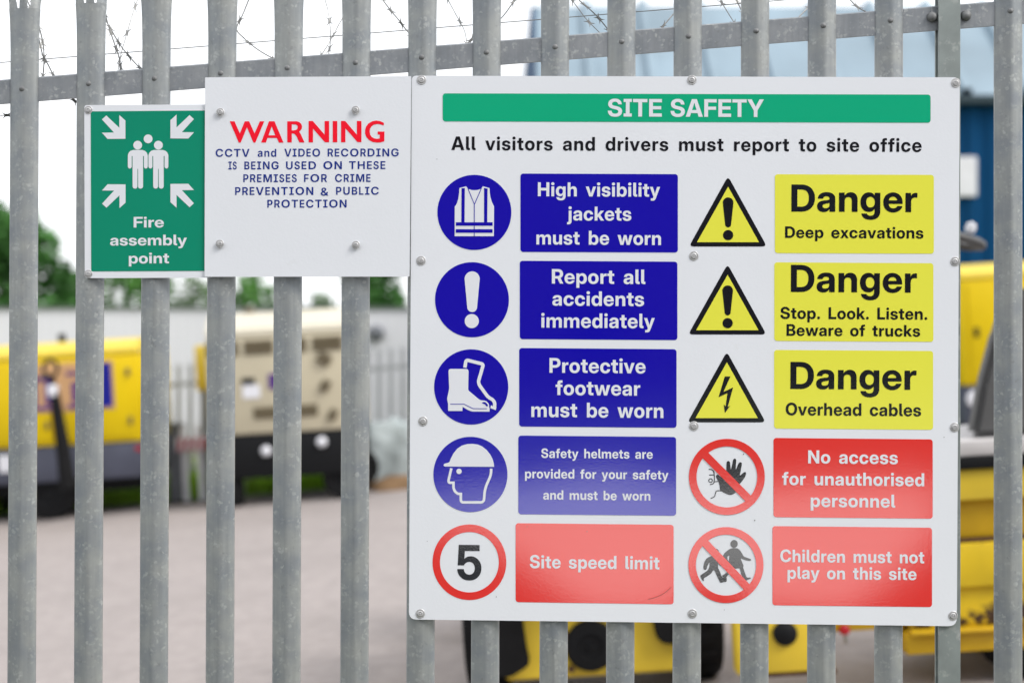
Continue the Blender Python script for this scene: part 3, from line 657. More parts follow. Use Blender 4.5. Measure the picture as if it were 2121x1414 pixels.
# rail: an angle whose face is 56 mm, sloping with the ground
def railbox(px0, px1, dy, hh):
    z0, z1 = fz(rail_y(px0) + dy), fz(rail_y(px1) + dy); x0, x1 = fx(px0), fx(px1)
    V = []
    for x, z in ((x0, z0), (x1, z1)):
        for yy, zz in ((.0215, -hh), (.0215, hh - .003), (.0245, hh), (.0745, hh), (.0745, hh - .006), (.0275, hh - .006), (.0275, -hh)):
            V.append((x, yy - fence.location.y, z + zz))
    n = 7; Fc = [tuple(range(n - 1, -1, -1)), tuple(range(n, 2 * n))]
    for k in range(n): Fc.append((k, (k + 1) % n, n + (k + 1) % n, n + k))
    return V, Fc
V, Fc = railbox(-600, 2600, 0, .0285)
raw('rail', V, Fc, M['galv2'], fence)
V, Fc = railbox(-600, 2600, 1780, .0285)
raw('rail', V, Fc, M['galv2'], fence)
# post: rolled section, front flange flush with the pales
pb = MB()
X0, X1 = fx(1943), fx(1988.5)
pb.box(X0, X1, -.012, -.006, 0, 3.05, .0012); pb.box((X0 + X1) / 2 - .003, (X0 + X1) / 2 + .003, -.0055, .012, 0.0, 3.05); pb.box(X0, X1, .0125, .0185, 0, 3.05, .001)
pb.build('post', M['galv3'], fence)
for px, py in ((1933, 34), (2003, 31)):
    MB().lathe([(0, -.0115), (.0045, -.011), (.009, -.0085), (.0118, -.0045), (.0126, 0), (.0126, .004)], (fx(px), .001, fz(py)), (0, 1, 0), 28).build('post_bolt', M['dome'], fence, smooth=60)

# ================================================================== signs
def bolt(px, py, parent, front=0.0, r=10.0):
    rr = r * K
    MB().lathe([(rr * .97, 0.0002), (rr, -.0006), (rr * .93, -.0012), (rr * .72, -.0011), (rr * .70, -.0004), (rr * .66, -.0004), (rr * .62, -.0022), (rr * .48, -.0032),
                (rr * .38, -.0032), (rr * .35, -.0022), (rr * .20, -.0022), (rr * .16, -.0032), (0, -.0036)], P(px, py, front), (0, 1, 0), 28).build('fixing_bolt', M['bolt'], parent, smooth=40)

def board(name, outline, m, front, thick, parent):
    n = len(outline); V = [P(x, y, front) for x, y in outline]
    cx = sum(x for x, y in outline) / n; cy = sum(y for x, y in outline) / n
    V += [(P(x, y, front)[0], -front + thick, P(x, y, front)[2]) for x, y in outline]
    b = bmesh.new(); vs = [b.verts.new(v) for v in V]
    f = b.faces.new(vs[:n]); b.faces.new(vs[n:][::-1])
    for i in range(n): b.faces.new((vs[i], vs[(i + 1) % n], vs[n + (i + 1) % n], vs[n + i]))
    bmesh.ops.recalc_face_normals(b, faces=b.faces)
    me = bpy.data.meshes.new(name); b.to_mesh(me); b.free(); me.materials.append(m); me.materials.append(M['edge'])
    for p in me.polygons:
        if abs(p.normal.y) < .5: p.material_index = 1
    o = bpy.data.objects.new(name, me); COL.objects.link(o); o.parent = parent
    return o

L1, L2, L3, L4 = .0005, .0010, .0015, .0020

# ---- the large site safety board
big = empty('site_safety_sign', (0, 0, 0), 'large white board headed SITE SAFETY with blue, yellow and red panels', 'sign')
board('board', rpoly([(853, 157), (1988, 160.5), (1982, 1296), (847, 1282)], [10, 14, 18, 16]), M['white'], 0, .003, big)
hd = flat('header_strip', [[rrect(917, 193.7, 1927.5, 251.8, 6, 2.6, 2.8)]], M['green'], L1, big)
for wd in words('SITE SAFETY', 1259, 1582, 242.3, 36.5, space=.30): flat('lettering', wd, M['letter'], L2, hd)
for wd in words('All visitors and drivers must report to site office', 934.7, 1908.8, 313, 28.3, space=.47, track=.035):
    flat('heading_word', wd, M['black'], L1, big)

def panel(x0, y0, x1, y1, s0, s1, m, lines, ink, name='notice_panel'):
    p = flat(name, [[rrect(x0, y0, x1, y1, 6, s0, s1)]], M[m], L1, big)
    for l in lines:
        for wd in words(*l[:5], **(l[5] if len(l) > 5 else {})): flat('lettering', wd, M[ink], L2, p)

W = dict(space=.42, track=.012)
panel(1078, 359.6, 1404, 521.8, 1.3, 1.2, 'blue', [('High visibility', 1114, 1367, 407.2, 28.8, W), ('jackets', 1174.6, 1307.6, 457, 28.8, W), ('must be worn', 1111, 1369, 507, 28.8, W)], 'letter')
panel(1076.6, 540, 1403, 702, 1.9, 2.2, 'blue', [('Report all', 1143, 1336.6, 587.8, 30, W), ('accidents', 1144, 1334, 633.4, 30, W), ('immediately', 1121, 1356, 679, 30, W)], 'letter')
panel(1075.4, 720.4, 1401.3, 882.8, 2.6, 2.7, 'blue', [('Protective', 1138, 1337, 772.3, 30.5, W), ('footwear', 1150.6, 1326, 818.4, 30.5, W), ('must be worn', 1100.5, 1374, 864.2, 30.5, W)], 'letter')
panel(1073.6, 901.5, 1400.4, 1064.3, 3, 3, 'blue', [('Safety helmets are', 1121, 1352, 948.6, 19.4, W), ('provided for your safety', 1087.4, 1384.4, 991, 19.4, W), ('and must be worn', 1125, 1347, 1034.8, 19.4, W)], 'letter')
panel(1068, 1082.7, 1395.3, 1246, 3.4, 4.6, 'red', [('Site speed limit', 1097.6, 1365.7, 1177, 27, W)], 'letter')
panel(1605, 361, 1934.2, 524.2, 1.4, 1.3, 'yellow', [('Danger', 1639, 1900, 438.9, 56), ('Deep excavations', 1626, 1912.5, 493.4, 23.8, W)], 'black')
panel(1603.8, 543.2, 1933.2, 705.8, 1.9, 2.0, 'yellow', [('Danger', 1638, 1899, 605.3, 56), ('Stop. Look. Listen.', 1616.5, 1920.5, 661, 24.5, W), ('Beware of trucks', 1629, 1905.8, 696, 24, W)], 'black')
panel(1603.4, 724.4, 1932.6, 887, 2.2, 2.6, 'yellow', [('Danger', 1637, 1898, 806, 56), ('Overhead cables', 1627.4, 1907.6, 860.6, 26, W)], 'black')
panel(1602, 906.4, 1931.8, 1070.3, 3, 3.2, 'red', [('No access', 1673.7, 1859.5, 959.8, 27, W), ('for unauthorised', 1619.8, 1914, 1005, 27, W), ('personnel', 1679, 1854, 1049.8, 27, W)], 'letter')
panel(1599.8, 1088.7, 1930.4, 1252.6, 3.4, 3.7, 'red', [('Children must not', 1616, 1914, 1164.4, 25.8, W), ('play on this site', 1631, 1898, 1199, 25.8, W)], 'letter')

def zp(pts, ox, oy, k): return [(ox + x / k, oy + y / k) for x, y in pts]
def excl(cx, yt, yb, rt, rb):
    """Tapered rounded bar of an exclamation mark."""
    pts = [(cx + rt * math.cos(a), yt + rt + rt * math.sin(a)) for a in [math.pi + math.pi * i / 20 for i in range(21)]]
    pts += [(cx + rb * math.cos(a), yb - rb + rb * math.sin(a)) for a in [math.pi * i / 14 for i in range(15)]]
    return pts

# high visibility vest
pic = flat('pictogram', [[circ(982.6, 440, 77.7, rx=76.6)]], M['blue'], L1, big)
k = 7.07; Z = lambda pts: zp(pts, 880, 340, k)
flat('symbol', [[Z([(507, 352), (605, 326), (632, 362), (660, 374), (695, 381), (728, 383), (762, 381), (795, 374), (826, 360), (850, 326), (947, 353), (951, 420), (963, 490), (983, 558), (1013, 620), (1010, 1055), (437, 1055), (438, 625), (470, 575), (491, 505), (502, 425)])]], M['letter'], L2, pic)
flat('symbol_detail', [[Z([(537, 357), (586, 350), (581, 851), (535, 851)])], [Z([(868, 350), (918, 360), (913, 851), (867, 851)])], [Z([(455, 852), (993, 852), (993, 902), (455, 902)])],
     [Z([(453, 953), (992, 953), (992, 1005), (453, 1005)])], [(0.0002,), Z([(720, 585), (730, 585), (728, 1055), (718, 1055)])], [Z(stroke([(630, 356), (726, 590)], 10))], [(0.0001,), Z(stroke([(828, 356), (726, 590)], 10))]], M['blue'], L3, pic)
# report accidents
pic = flat('pictogram', [[circ(977.6, 620.6, 77.7, rx=76.5)]], M['blue'], L1, big)
flat('symbol', [[excl(978, 562, 646.2, 15.6, 10.2)], [circ(977.2, 664.8, 14.6)]], M['letter'], L2, pic)
# boots
pic = flat('pictogram', [[circ(976, 801, 77.9, rx=76.8)]], M['blue'], L1, big)
Z = lambda pts: zp(pts, 880, 700, k)
boot = rpoly(Z([(345, 449), (641, 451), (634, 762), (805, 905), (900, 918), (940, 965), (942, 1015), (948, 1025), (947, 1075), (683, 1073), (625, 1048), (552, 1003), (550, 1066), (341, 1064), (341, 960), (325, 885), (357, 740)]),
             [6, 6, 3, 3, 5, 5, 1, 1, .5, 4, 2, 0, .5, .5, 2, 3, 3])
flat('symbol', [[boot], [stroke(rpoly(Z([(586, 432), (604, 318), (858, 381), (783, 640), (800, 690), (925, 862), (1000, 905), (1025, 950), (1018, 1020)]), [0, 5, 5, 5, 5, 6, 6, 6, 0], 6), 7.0)],
                [(0.0001,), Z([(970, 981), (1000, 1000), (1049, 1003), (1038, 1053), (959, 1022)])]], M['letter'], L2, pic)
flat('symbol_detail', [[Z(stroke([(372, 965), (575, 965), (705, 1030), (910, 1032)], 9))], [smoothpoly(Z([(838, 944), (866, 934), (898, 946), (925, 985), (905, 998), (880, 970), (850, 956)]))]], M['blue'], L3, pic)
# helmet
pic = flat('pictogram', [[circ(974.4, 982, 78, rx=76.7)]], M['blue'], L1, big)
k = 7.44; Z = lambda pts: zp(pts, 880, 890, k)
hel = Z([(288, 540), (296, 523), (312, 515), (345, 508), (368, 500), (383, 487), (400, 440), (440, 360), (500, 287), (570, 240), (650, 217), (730, 213), (810, 222), (880, 250), (950, 305), (1010, 380), (1045, 450), (1062, 515), (1068, 566), (310, 562), (295, 555)])
face = rpoly(Z([(408, 588), (364, 780), (372, 811), (441, 811), (441, 890), (462, 945), (505, 980), (554, 984), (554, 1113), (908, 1113), (922, 950), (940, 870), (975, 790), (1008, 715), (1020, 660), (1022, 594)]), [0, 3, 3, 0, 2, 4, 4, 0, 6, 7, 4, 6, 6, 6, 4, 0], 5)
flat('symbol', [[hel], [stroke(face, 5.3)], [circ(*zp([(527, 636)], 880, 890, k)[0], 5.5)]], M['letter'], L2, pic)
# speed limit roundel
pic = flat('pictogram', [[circ(972.3, 1163.5, 78.2, rx=76.4), circ(972.3, 1163.5, 62.4, rx=61)]], M['red'], L1, big)
flat('symbol', text('5', 947, 997, 1200.2, 72.6), M['black'], L1, pic)
# warning triangles
for ax, ay, lx, rx, by in ((1508, 371, 1429.5, 1586, 510.5), (1507, 553, 1428, 1585, 692.5), (1505.5, 734, 1426.5, 1583.5, 874.2)):
    pic = flat('pictogram', [[rpoly([(ax, ay - 6), (rx + 2.5, by), (lx - 2.5, by)], 10)]], M['black'], L1, big)
    flat('field', [[[(ax, ay + 16), (rx - 14, by - 8.8), (lx + 14, by - 8.8)]]], M['yellow'], L2, pic)
    if ay < 700:
        c = ax
        flat('symbol', [[excl(c, by - 101.5, by - 39.5, 11.0, 6.2)], [circ(c, by - 23.5, 10.6)]], M['black'], L3, pic)
    else:
        flat('symbol', [[zp([(795, 465), (886, 465), (772, 718), (930, 643), (842, 962), (884, 938), (797, 1060), (777, 918), (808, 955), (838, 735), (694, 803)], 1400, 720, 7.857)]], M['black'], L3, pic)
# prohibition: no access
def prohibition(cx, cy, r, ri, rx, a, sym, bw=8.2):
    ring = flat('pictogram', [[circ(cx, cy, r, rx=rx), circ(cx, cy, ri, rx=ri * rx / r)]], M['red'], L2, big)
    c, s = math.cos(a), math.sin(a); R = (r + ri) / 2
    flat('bar', [[[(cx - R * c - bw * s, cy - R * s + bw * c), (cx - R * c + bw * s, cy - R * s - bw * c), (cx + R * c + bw * s, cy + R * s - bw * c), (cx + R * c - bw * s, cy + R * s + bw * c)]]], M['red'], L2 + .0002, ring)
    flat('symbol', sym, M['black'], L1, ring)
k = 7.07; Z = lambda pts: zp(pts, 1400, 890, k)
hand = smoothpoly(Z([(650, 880), (640, 820), (622, 755), (592, 700), (590, 665), (615, 652), (650, 680), (700, 680), (735, 610), (739, 540), (743, 475), (765, 453), (790, 470), (797, 525), (806, 578), (825, 500), (838, 440), (858, 417), (882, 438), (878, 510), (878, 576), (900, 530), (920, 485), (945, 471), (965, 492), (950, 590), (938, 662), (970, 640), (1005, 614), (1027, 628), (1010, 690), (960, 760), (925, 805), (880, 905), (830, 942), (785, 948), (720, 925)]))
sym = [[hand], [stroke(openspline(Z([(480, 575), (525, 580), (553, 610), (562, 660), (562, 740), (548, 782), (500, 797)])), 2.0)], [(0.0001,), Z(stroke([(488, 656), (558, 656)], 13))],
       [circ(*Z([(508, 738)])[0], 4.6), circ(*Z([(508, 738)])[0], 2.8)], [(0.0001,), Z(stroke([(565, 755), (628, 750)], 13))], [(0.0001,), stroke(openspline(Z([(668, 888), (596, 890), (578, 930), (568, 965), (545, 985), (510, 998)])), 1.9)]]
prohibition(1505.4, 987, 78.8, 63, 78.6, math.radians(45.2), sym)
Z = lambda pts: zp(pts, 1400, 1070, k)
girl = smoothpoly(Z([(815, 458), (765, 482), (715, 525), (694, 568), (705, 610), (745, 665), (800, 720), (845, 756), (930, 752), (955, 830), (1000, 915), (1018, 931), (1060, 915), (1098, 898), (1085, 884), (1040, 882), (1012, 820), (985, 738), (990, 712), (965, 650), (950, 605), (1000, 625), (1080, 641), (1101, 626), (1085, 611), (1030, 592), (990, 570), (955, 510), (920, 470), (888, 456)]))
arm_gap = Z([(782, 560), (752, 580), (756, 615), (770, 650), (780, 610)])
boy = smoothpoly(Z([(520, 572), (580, 580), (640, 640), (665, 715), (640, 710), (620, 690), (618, 740), (645, 800), (672, 868), (700, 890), (738, 880), (740, 942), (700, 950), (655, 961), (638, 940), (600, 860), (556, 776), (518, 822), (460, 865), (413, 893), (408, 937), (380, 915), (358, 862), (378, 838), (450, 790), (488, 735), (490, 668), (465, 705), (447, 762), (422, 772), (404, 752), (408, 690), (432, 630), (470, 592)]))
leg2 = Z([(835, 745), (770, 790), (720, 828), (676, 856), (700, 893), (739, 882), (755, 855), (800, 815), (850, 760)])
sym = [[girl, arm_gap], [(0.0001,), circ(*Z([(852, 392)])[0], 8.2, rx=7.5)], [boy], [(0.0001,), circ(*Z([(585, 508)])[0], 6.4)], [(0.0002,), leg2]]
prohibition(1503.6, 1169.3, 78.6, 63, 77.8, math.radians(46.5), sym)
flat('scratch', [[stroke(openspline([(1342, 1240), (1358, 1236), (1376, 1227), (1390, 1215)]), 1.1)]], M['scuff'], L2 + .0003, big)
flat('speck', [[circ(x, y, r, 8)] for x, y, r in ((1540, 940, 1.2), (1563, 1077, 1.3), (1028, 1235, 1.0), (1216, 1100, .9), (1092, 1090, .8), (905, 330, .8), (1462, 300, .7), (1955, 905, .9), (1500, 1262, .8), (885, 1120, .7))], M['grime'], L2 + .0003, big)['kind'] = 'stuff'
for px, py in ((873, 166), (1433, 166), (1979.5, 172), (872, 540), (1437, 530), (1978, 541.5), (876, 872), (1437, 882), (1977, 884.5), (870.5, 1270), (1434, 1270), (1974, 1274.5)):
    bolt(px, py, big)

# ---- the CCTV warning board
warn = empty('warning_sign', (0, -.0045, 0), 'plain white board with red WARNING heading and blue text about video recording', 'sign')
FW = .0045
def wp(o): o.location.y = -warn.location.y; return o
wp(board('board', rpoly([(425.5, 161.3), (852, 158.8), (848.5, 573), (424.5, 573.3)], 2), M['white'], FW, .0025, warn))
k = 6.238; Z = lambda pts: zp(pts, 470, 240, k)
Gp = [(2030, 95), (2028, 130), (1985, 115), (1950, 110), (1905, 118), (1872, 140), (1852, 172), (1848, 210), (1853, 247), (1873, 277), (1905, 296), (1945, 302), (1978, 297), (1978, 248), (1950, 246), (1950, 208), (2038, 208), (2036, 335), (1990, 347), (1945, 350), (1890, 344), (1840, 318), (1805, 280), (1788, 235), (1788, 190), (1800, 145), (1830, 105), (1875, 78), (1930, 66), (1985, 74)]
letters = [[Z([(42, 76), (104, 76), (172, 232), (236, 76), (292, 76), (362, 232), (430, 76), (487, 76), (373, 350), (347, 350), (264, 152), (184, 350), (158, 350)])],
           [Z([(548, 76), (620, 76), (735, 350), (676, 350), (650, 290), (528, 290), (508, 350), (447, 350)]), Z([(583, 140), (630, 256), (543, 256)])],
           [Z([(784, 76), (905, 76), (940, 86), (966, 110), (976, 142), (970, 175), (950, 198), (937, 208), (960, 245), (1006, 348), (940, 348), (905, 272), (880, 240), (842, 228), (842, 348), (784, 348)]), Z([(842, 115), (890, 116), (912, 128), (920, 150), (912, 176), (890, 190), (842, 194)])],
           [Z([(1059, 72), (1114, 72), (1266, 248), (1266, 72), (1324, 72), (1324, 346), (1270, 346), (1116, 170), (1116, 348), (1059, 348)])],
           [Z([(1371, 72), (1429, 72), (1429, 346), (1371, 346)])],
           [Z([(1478, 72), (1532, 72), (1682, 248), (1682, 72), (1741, 72), (1741, 344), (1690, 344), (1534, 166), (1534, 346), (1478, 346)])],
           [Z(Gp)]]
wp(flat('heading_text', letters, M['wred'], FW + L1, warn))
c1 = lambda x: x * .4243
for wd, a, b, y in (('CCTV', 1055, 1220, 325.4), ('and', 1260, 1350, 325.4), ('VIDEO', 1390, 1564, 325), ('RECORDING', 1601, 1947, 324.8), ('IS', 1117, 1157, 351.6), ('BEING', 1195, 1362, 351.4), ('USED', 1398, 1544, 351.2),
                    ('ON', 1580, 1670, 351), ('THESE', 1705, 1882, 350.8), ('PREMISES', 1190, 1450, 377.8), ('FOR', 1486, 1598, 377.6), ('CRIME', 1637, 1810, 377.4), ('PREVENTION', 1150, 1531, 404.2), ('&', 1567, 1605, 405.6),
                    ('PUBLIC', 1642, 1850, 403.8), ('PROTECTION', 1307, 1693, 430.4)):
    wp(flat('body_word', text(wd, c1(a), c1(b), y, 16.2, font=MEDIUM, slp=-.0015, lean=0.0, track=.06, widths=NARROW), M['wblue'], FW + L1, warn))
for px, py in ((458, 234), (737.5, 229.5), (457, 505.5), (738, 508)):
    bolt(px, py, warn, FW, 8.6)
    warn.children[-1].location.y = -warn.location.y

# ---- the fire assembly point board
fire = empty('fire_assembly_sign', (0, 0, 0), 'green FIRE ASSEMBLY POINT board with arrows round two figures, tucked behind the warning board', 'sign')
board('board', rpoly([(174.5, 218), (440, 216.5), (440, 575), (175.5, 576)], 6), M['white'], 0, .003, fire)
fld = flat('green_field', [[[(188, 231), (430, 229.2), (430, 561), (189, 562)]]], M['fgreen'], L1, fire)
k = 6.575; Z = lambda pts: zp(pts, 190, 225, k)
A = [(200, 96), (377, 264), (377, 90), (460, 164), (460, 413), (216, 415), (140, 330), (304, 328), (140, 150)]
arrows = [[Z(A)], [Z([(1533 - x, y - 5) for x, y in A])], [Z([(x + 2, 1446 - y) for x, y in A])], [Z([(1533 - x, 1440 - y) for x, y in A])]]
def person(cx, c=628):
    o = [(c - 135, 645), (c - 132, 625), (c - 120, 598), (c - 98, 577), (c - 65, 566), (c, 564), (c + 65, 566), (c + 98, 577), (c + 120, 598), (c + 132, 625), (c + 136, 645), (c + 136, 790), (c + 128, 810), (c + 112, 819), (c + 94, 812), (c + 84, 795),
         (c + 84, 648), (c + 72, 648), (c + 72, 1062), (c + 64, 1082), (c + 42, 1092), (c + 16, 1086), (c + 5, 1065), (c + 4, 822), (c - 4, 822), (c - 5, 1065), (c - 16, 1086), (c - 40, 1092), (c - 62, 1082), (c - 70, 1062), (c - 71, 648), (c - 82, 648), (c - 82, 795), (c - 92, 812), (c - 108, 819), (c - 127, 810), (c - 135, 790)]
    return [(x - c + cx, y) for x, y in o]
ppl = [[Z(person(628))], [Z(person(909))]]
heads = [[circ(*Z([(769, 414)])[0], 9.1)], [circ(*Z([(627, 500)])[0], 9.1)], [circ(*Z([(909, 500)])[0], 9.1)]]
for a_ in arrows: flat('arrow', [a_], M['letter'], L2, fld)
for h_, b_ in ((heads[0], None), (heads[1], ppl[0]), (heads[2], ppl[1])): flat('figure', [h_] + ([b_] if b_ else []), M['letter'], L2, fld)
for l in (('Fire', 277, 339.5, 471.2, 22), ('assembly', 228.3, 387.4, 508.3, 22), ('point', 267, 350.2, 545.5, 22)):
    flat('lettering', text(*l, slp=-.004, lean=0), M['letter'], L2, fld)
for px, py in ((183, 228), (183, 567)): bolt(px, py, fire, 0, 8.6)

def rebase(e, loc):
    """Move a thing's origin to its base, leaving its parts where they are."""
    d = Vector(loc) - e.location
    for c in e.children: c.location -= d
    e.location = loc
rebase(big, (wx(1415, D), 0, wz(1290, D)))
rebase(warn, (wx(638, D), -.003, wz(573, D)))
rebase(fire, (wx(305, D), 0, wz(576, D)))

# ================================================================== razor wire behind the rail
def WP(px, py, y):
    return Vector((wx(px, D + y), y, wz(py, D + y)))
def strand(pts, y0, y1, coil, barbs=True, r=.0013, start=.02):
    gap = .042 if y0 < .13 else .075
    n = len(pts); p3 = [WP(px, py, y0 + (y1 - y0) * i / (n - 1)) for i, (px, py) in enumerate(pts)]
    cur = []
    for i in range(n - 1):
        a, b, c, d = p3[max(i - 1, 0)], p3[i], p3[i + 1], p3[min(i + 2, n - 1)]
        for k in range(6):
            t = k / 6
            cur.append(0.5 * (2 * b + (c - a) * t + (2 * a - 5 * b + 4 * c - d) * t * t + (3 * b - a - 3 * c + d) * t ** 3))
    cur.append(p3[-1])
    m = MB(); m.tube(cur, r, 6)
    if barbs:
        run = start
        for a, b in zip(cur, cur[1:]):
            L = (b - a).length; d = (b - a).normalized()
            while run < L:
                p = a + d * run
                side = d.cross(Vector((0, 1, 0))).normalized()
                tw = random.uniform(-.9, .9); side = (Matrix.Rotation(tw, 3, d) @ side)
                up = d.cross(side)
                w, h, th = .0085, .0120, .0006
                poly = [(-h, w), (-h * .35, w * .38), (h * .35, w * .38), (h, w), (h * .45, 0), (h, -w), (h * .35, -w * .38), (-h * .35, -w * .38), (-h, -w), (-h * .45, 0)]
                f = [m.b.verts.new(p + d * u + side * v + up * th) for u, v in poly]; g = [m.b.verts.new(p + d * u + side * v - up * th) for u, v in poly]
                m.b.faces.new(f); m.b.faces.new(g[::-1])
                for q in range(10): m.b.faces.new((f[q], f[(q + 1) % 10], g[(q + 1) % 10], g[q]))
                run += gap + random.uniform(-.004, .004)
            run -= L
    return m.build('wire_strand', M['wire'], coil)

coils = [
 ('dark razor wire strands hanging between the two leftmost fence pales', (80, 150), [
   ([(20, -90), (42, -35), (58, 5), (70, 31), (83, 64), (90, 98), (91, 130), (88, 165), (84, 190)], .07, .05),
   ([(60, -60), (70, 20), (79, 73), (89, 116), (100, 135), (113, 160), (135, 190), (158, 212), (180, 226)], .11, .06)]),
 ('crossed razor wire strands above the green assembly point sign', (250, 150), [
   ([(190, -90), (205, -40), (214, 5), (217, 25), (225, 55), (236, 88), (246, 117), (250, 140), (254, 165)], .07, .05),
   ([(200, -60), (207, 0), (216, 35), (232, 65), (250, 95), (270, 120), (293, 144), (320, 165)], .09, .055),
   ([(330, -110), (305, -50), (285, 0), (270, 45), (257, 90), (248, 122), (244, 150)], .25, .12)]),
 ('thin bent razor wire strand just right of the white warning sign bolt', (530, 110), [
   ([(545, -90), (530, -40), (515, 0), (503, 30), (490, 60), (505, 79), (527, 98), (550, 113), (575, 126), (600, 140)], .16, .10)]),
 ('knotted pale razor wire strands above the middle of the warning sign', (682, 90), [
   ([(650, -80), (664, -30), (673, 0), (680, 25), (684, 60), (684, 90), (681, 118), (690, 140)], .20, .10),
   ([(760, -40), (730, 5), (706, 44), (690, 74), (680, 92), (664, 117), (650, 140)], .22, .12)]),
 ('single razor wire strand sloping down left of the big sign top corner', (820, 40), [
   ([(750, -80), (772, -35), (793, 0), (810, 23), (826, 42), (838, 58), (848, 70), (870, 95)], .12, .08)]),
 ('razor wire strands crossing in front of open sky left of the blue gable', (960, 70), [
   ([(900, -60), (915, -28), (928, 0), (944, 30), (959, 57), (965, 76), (970, 110)], .26, .15),
   ([(1110, -60), (1085, -28), (1066, 0), (1059, 11), (1040, 36), (1015, 58), (982, 78), (965, 95)], .14, .10)]),
 ('pair of barbed razor wire strands in front of the pale roof, nearest the blue gable', (1225, 40), [
   ([(1160, -55), (1180, -22), (1199, 0), (1222, 20), (1241, 39), (1258, 60), (1280, 90)], .07, .05),
   ([(1150, -60), (1170, -25), (1185, 0), (1200, 21), (1217, 43), (1243, 69), (1265, 92)], .20, .12)]),
 ('short razor wire strand rising to the right over the middle of the big sign', (1385, 45), [
   ([(1460, -45), (1430, -10), (1398, 26), (1385, 41), (1374, 54), (1364, 66), (1345, 90)], .13, .08)]),
 ('pair of razor wire strands above the big sign, second group from the post', (1510, 30), [
   ([(1470, -55), (1482, -25), (1492, 0), (1503, 19), (1520, 46), (1540, 75)], .20, .12),
   ([(1500, -45), (1512, -20), (1525, 0), (1537, 24), (1555, 55)], .10, .07)]),
 ('short razor wire strand rising right between the two pales left of the post', (1665, 20), [
   ([(1710, -50), (1692, -20), (1678, 9), (1669, 21), (1655, 36), (1640, 60)], .15, .09)]),
 ('barbed razor wire strand sloping down to the rail, nearest the square post', (1780, 15), [
   ([(1725, -60), (1745, -25), (1761, 0), (1779, 17), (1795, 26), (1820, 45)], .12, .08)]),
]
for lab, (bx, by), sts in coils:
    e = empty('razor_wire', WP(bx, by, .08), lab, 'razor wire', 'razor wire strands behind the fence')
    for pts, a, b in sts:
        o = strand(pts, a, b, None, r=.0015 if a < .2 else .0011)
        o.location = -e.location
        o.parent = e
tw = MB(); tw.tube([WP(px, 130 - .0797 * px, .06) for px in range(-500, 2700, 100)], .0011, 6)
tag(tw.build('tension_wire', M['wire']), 'thin straight steel wire running along above the fence rail', 'wire')
tw = strand([(-400, 262), (-200, 250), (-60, 242), (10, 239), (38, 238), (52, 244), (60, 262)], .10, .10, None, r=.0011, start=.1)
tw.name = 'barbed_wire'; tag(tw, 'loose barbed wire low at the left edge, level with the green sign top', 'wire')

# ================================================================== ground
def sheet(name, x0, x1, y0, y1, lift, m, n=1, kind='structure', rough=0.0):
    V = []; Fc = []; nx = ny = n
    for j in range(ny + 1):
        for i in range(nx + 1):
            x = x0 + (x1 - x0) * i / nx; y = y0 + (y1 - y0) * j / ny
            V.append((x, y, ground_z(x) + lift))
    for j in range(ny):
        for i in range(nx):
            a = j * (nx + 1) + i; Fc.append((a, a + 1, a + nx + 2, a + nx + 1))
    o = raw(name, V, Fc, m); o['kind'] = kind; return o
def ground_z(x):
    return TILT * max(-22, min(22, x))
M['soil'] = mat('soil_and_scrub', (0.13, 0.14, 0.07), rough=.95, var=.35, vscale=.6)
M['yard'] = mat('pale_yard_gravel', (0.33, 0.292, 0.282), rough=.95, var=.12, vscale=9, detail=8, dirt=(0.27, 0.24, 0.23, 1), dscale=.9, dlo=.45, dhi=.80, bump=.8, bscale=40, bdist=.015)
M['asphalt'] = mat('old_asphalt', (0.036, 0.036, 0.038), rough=.9, var=.2, vscale=3, bump=.5, bscale=60, bdist=.01)
M['glare_patch'] = mat('pale_glare_patch', (0.80, 0.79, 0.77), rough=.8, var=.06, vscale=1.2)
M['dark_edge'] = mat('yard_edge_tarmac', (0.07, 0.065, 0.065), rough=.95, var=.25, vscale=2)
V = []; Fc = []
xs = [-900, -22, 22, 900]; ys = [-900, 900]
for y in ys:
    for x in xs: V.append((x, y, ground_z(x) - .012))
for i in range(3): Fc.append((i, i + 1, 5 + i, 4 + i))
tag(raw('ground', V, Fc, M['soil']), kind='structure')
sheet('yard', -22, 22, .5, 15.0, -.004, M['yard'])
sheet('yard_edge', -22, 22, 15.0, 15.45, -.002, M['dark_edge'])
sheet('verge', -22, 22, -1.2, .5, -.004, M['soil'])
sheet('road', -22, 22, -22, -1.2, -.006, M['asphalt'])
# added pale ground patch, unseen, outlined to mirror as glare in the signs
V = []; ptsA = [(-0.96, -10.75), (-0.27, -9.82), (-0.02, -8.35), (0.18, -7.25), (0.41, -6.05), (0.52, -5.68), (1.01, -5.47), (1.3, -6.82), (1.53, -6.71), (1.52, -5.87), (1.58, -5.32), (2.0, -5.14), (2.36, -5.75), (3.23, -7.47), (4.4, -11.26), (3.67, -11.34), (2.94, -11.67), (2.2, -11.43), (1.76, -12.89), (1.17, -14.91), (0.23, -14.11), (-0.47, -13.8), (-1.12, -14.02)]
M['turf'] = mat('verge_turf', (0.12, 0.22, 0.03), rough=.95, var=.4, vscale=2)
sheet('verge', -22, 22, 15.45, 19.6, -.001, M['turf'])
o = raw('reflection_patch', [(x, y, ground_z(x) + .002) for x, y in ptsA[::-1]], [tuple(range(len(ptsA)))], M['glare_patch']); o['kind'] = 'structure'

